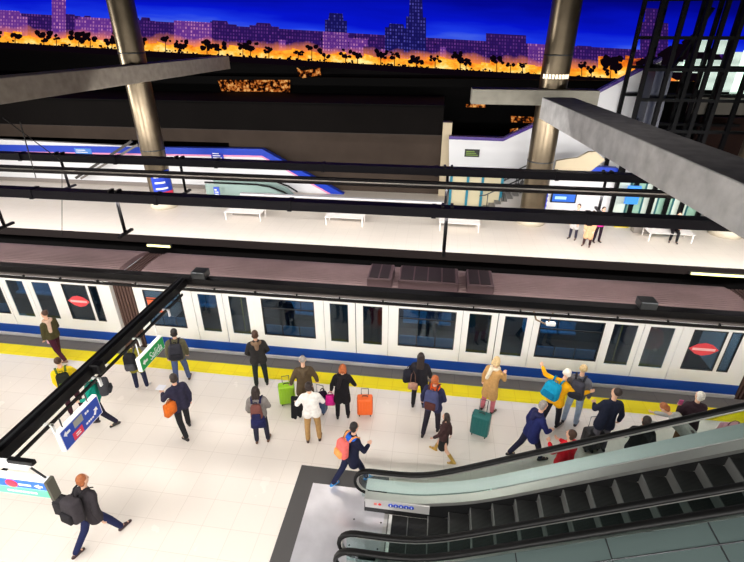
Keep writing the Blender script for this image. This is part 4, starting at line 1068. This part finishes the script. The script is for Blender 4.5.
p = person(556, 490, -50, 'person in red top seen through the escalator balustrade', H=1.72, jacket=(214, 24, 40), trous=(40, 32, 44), hair='brown', armL=(30, 12, 60), armR=(30, 12, 60), hem=-.15, head=(-15, 0))
p = person(596, 450, -35, 'person in black navy puffer with grey trousers and a black suitcase', H=1.84, jacket=(30, 34, 52), trous=(92, 88, 96), hair='dark', hl=-1, hem=-.26, armL=(25, 16, 50), armR=(-5, 18, 20), head=(-25, 0), roll=4)
suitcase(589, 448, 15, (40, 38, 42), 'black wheeled suitcase in front of the black navy puffer', .42, .6, .28, .3)
p = person(626, 476, -20, 'person in black jacket with dark hair behind the escalator handrail', H=1.74, jacket=(30, 28, 32), trous=(40, 38, 40), hair='dark', hem=-.2, armL=(15, 18, 40), armR=(10, 18, 30))
p = person(676, 464, -85, 'person in pale grey coat bending forward behind the escalator handrail', H=1.7, jacket=(166, 166, 164), trous=(90, 84, 84), hair='orange', lean=58, hem=-.3, armL=(50, 10, 20), armR=(50, 10, 20))
p = person(677, 449, -30, 'person with pale hair in dark coat at the right near the yellow line', H=1.72, jacket=(52, 36, 44), trous=(120, 84, 60), hair='white', hl=0, hem=-.3, armL=(10, 16, 75), armR=(20, 16, 40), head=(-20, 0))
q = p['hand'][-1]; tag(B().rbox(q.x-.05, q.x+.05, q.y-.012, q.y+.012, q.z-.03, q.z+.13, .01, 2).obj('phone', mat('phone pink', (236, 110, 170), .4)), 'pink phone held by the pale haired person in dark coat', 'phone')
handbag(atz(729, 434) + V((0, 0, .44)), .2, (206, 150, 160), 'dusty pink bag on the floor at the right beyond the escalator', .6, .3, .26, .14)
p = person(103, 541, 66, 'person in dark jacket striding with bags in the lower left corner', H=1.76, jacket=(52, 48, 52), trous=(34, 40, 78), hair='orange', walk=26, lean=8, roll=-3, armL=(-10, 34, 20), armR=(-20, 20, 25), hem=-.2, shoes=(60, 34, 36))
backpack(p, (58, 54, 58), 'dark backpack on the striding person in the lower left corner', (34, 32, 36), .4, .48, .22)
b_ = p['m'] @ p['T'](-.42, -.1, -.1); handbag(b_ + V((0, 0, .5)), p['rz']+.2, (40, 38, 42), 'black travel bag swinging beside the striding person at lower left', .5, .36, .22, .14)
# --- far platform
person(572, 239, 200, 'person in pale grey coat leftmost of the standing group on the far platform', H=1.72, jacket=(186, 182, 180), hem=-.4, trous=(50, 46, 60), hair='dark', shoes=(40, 36, 36))
person(586, 246, 190, 'person in tan coat in the middle of the group on the far platform', H=1.68, jacket=(206, 160, 122), hem=-.55, trous=(60, 40, 40), hair='brown', hl=.1, shoes=(70, 44, 36))
person(596, 242, 150, 'person in magenta jacket rightmost of the group on the far platform', H=1.7, jacket=(216, 40, 150), trous=(40, 28, 38), hair='dark', armL=(20, 14, 60), armR=(20, 14, 60))
q = atz(681, 241); person(0, 0, 170, 'person in black seated at the right end of the far platform bench', H=1.72, jacket=(40, 30, 40), trous=(26, 24, 28), hair='dark', sit=True, pos=V((atz(676, 232, .45).x, 22.5, 0)), armL=(20, 12, 60), armR=(20, 12, 60), shoes=(30, 28, 30))
# yellow floor marker
q = atz(619, 225); tag(B().box(q.x-.35, q.x+.35, q.y-.35, q.y+.35, .0, .07).obj('cleaning_marker', mat('marker yellow', (226, 206, 30), .5)), 'yellow floor block left of the far platform bench at right', 'marker')
q = atz(641, 232); t = thing('planter_box', 'low grey box between the yellow block and the right bench', 'box', (q.x, q.y, 0))
B().rbox(-.45, .4, -.2, .25, 0, .42, .02, 2).obj('box_body', mat('box grey', (130, 124, 118), .5), t); B().rbox(-.48, .43, -.23, .28, .42, .48, .015, 2).obj('lid', mat('box lid', (176, 168, 158), .4), t)
# --- passengers inside the train
def passenger(x, col, lab, y=12.1, face=170):
    person(0, 0, face, lab, H=1.74, jacket=col, trous=(40, 40, 50), hair='dark', pos=V((x, y, 0)), armL=(20, 12, 50), armR=(120, 20, 40), group=None)
passenger(aty(284, 318, 11.6).x, (34, 34, 50), 'passenger in dark jacket standing behind the left wide train window', 11.75)
passenger(aty(376, 322, 11.6).x, (120, 40, 50), 'passenger in dull red jacket standing behind a middle train door', 11.8)
passenger(aty(655, 340, 11.6).x, (150, 60, 60), 'passenger in reddish top standing behind the right train door', 11.8)
passenger(aty(432, 325, 11.6).x, (70, 90, 120), 'passenger in blue grey jacket behind the middle wide train window', 12.3)

bake_all()

# ---------------------------------------------------------------- lights
def area(name, loc, sx, sy, power, col=(1, .96, .9), rot=(0, 0, 0), spread=180):
    l = bpy.data.lights.new(name, 'AREA'); l.shape = 'RECTANGLE'; l.size = sx; l.size_y = sy; l.energy = power; l.color = col; l.spread = R(spread)
    o = bpy.data.objects.new(name, l); COL.objects.link(o); o.location = loc; o.rotation_euler = [R(v) for v in rot]; return o
for x in (-17, -11, -5.5, 0, 5.5, 11):
    area('added_near_light', (x, .4, 6.3), 4, .5, 405, (1, .965, .925), rot=(38, 0, 0))  # unseen lights added below the mezzanine to brighten the near platform
for x in (-30, -24, -18, -12, -6, 0, 6, 12, 17):
    area('far_platform_lamp', (x, 15.85, 3.95), 4, .3, 500, (1, .97, .94), rot=(60, 0, 0))
for x in (-22, -9, 4, 16):
    area('added_hall_fill', (x, 14, 13.6), 5, .6, 30, (1, .94, .9), spread=120)  # weak unseen overhead fill added for the whole hall
area('added_side_light', (-43, 13, 5.7), 1.0, 5, 1900, (1, .97, .93), rot=(0, -90, 0), spread=100)  # added at the left wall to brighten the right beam's side face
for x in range(-20, 18, 6):
    area('added_roof_light', (x, 12.1, 4.33), 5, .2, 55, (1, .93, .92))  # added under the nearer overhead beam to brighten the train roof
w = bpy.data.worlds.new('World'); SC.world = w; w.use_nodes = True
w.node_tree.nodes['Background'].inputs[0].default_value = (.9, .9, 1, 1); w.node_tree.nodes['Background'].inputs[1].default_value = .0

# ---------------------------------------------------------------- camera
cd = bpy.data.cameras.new('Camera'); cd.sensor_width = 36; cd.lens = F/744*36; cd.clip_end = 200
co = bpy.data.objects.new('Camera', cd); COL.objects.link(co); co.location = CAM
co.rotation_euler = (R(90)-TH, 0, -YA)
SC.camera = co
SC.view_settings.view_transform = 'Standard'; SC.view_settings.look = 'None'; SC.view_settings.exposure = 0; SC.view_settings.gamma = 1
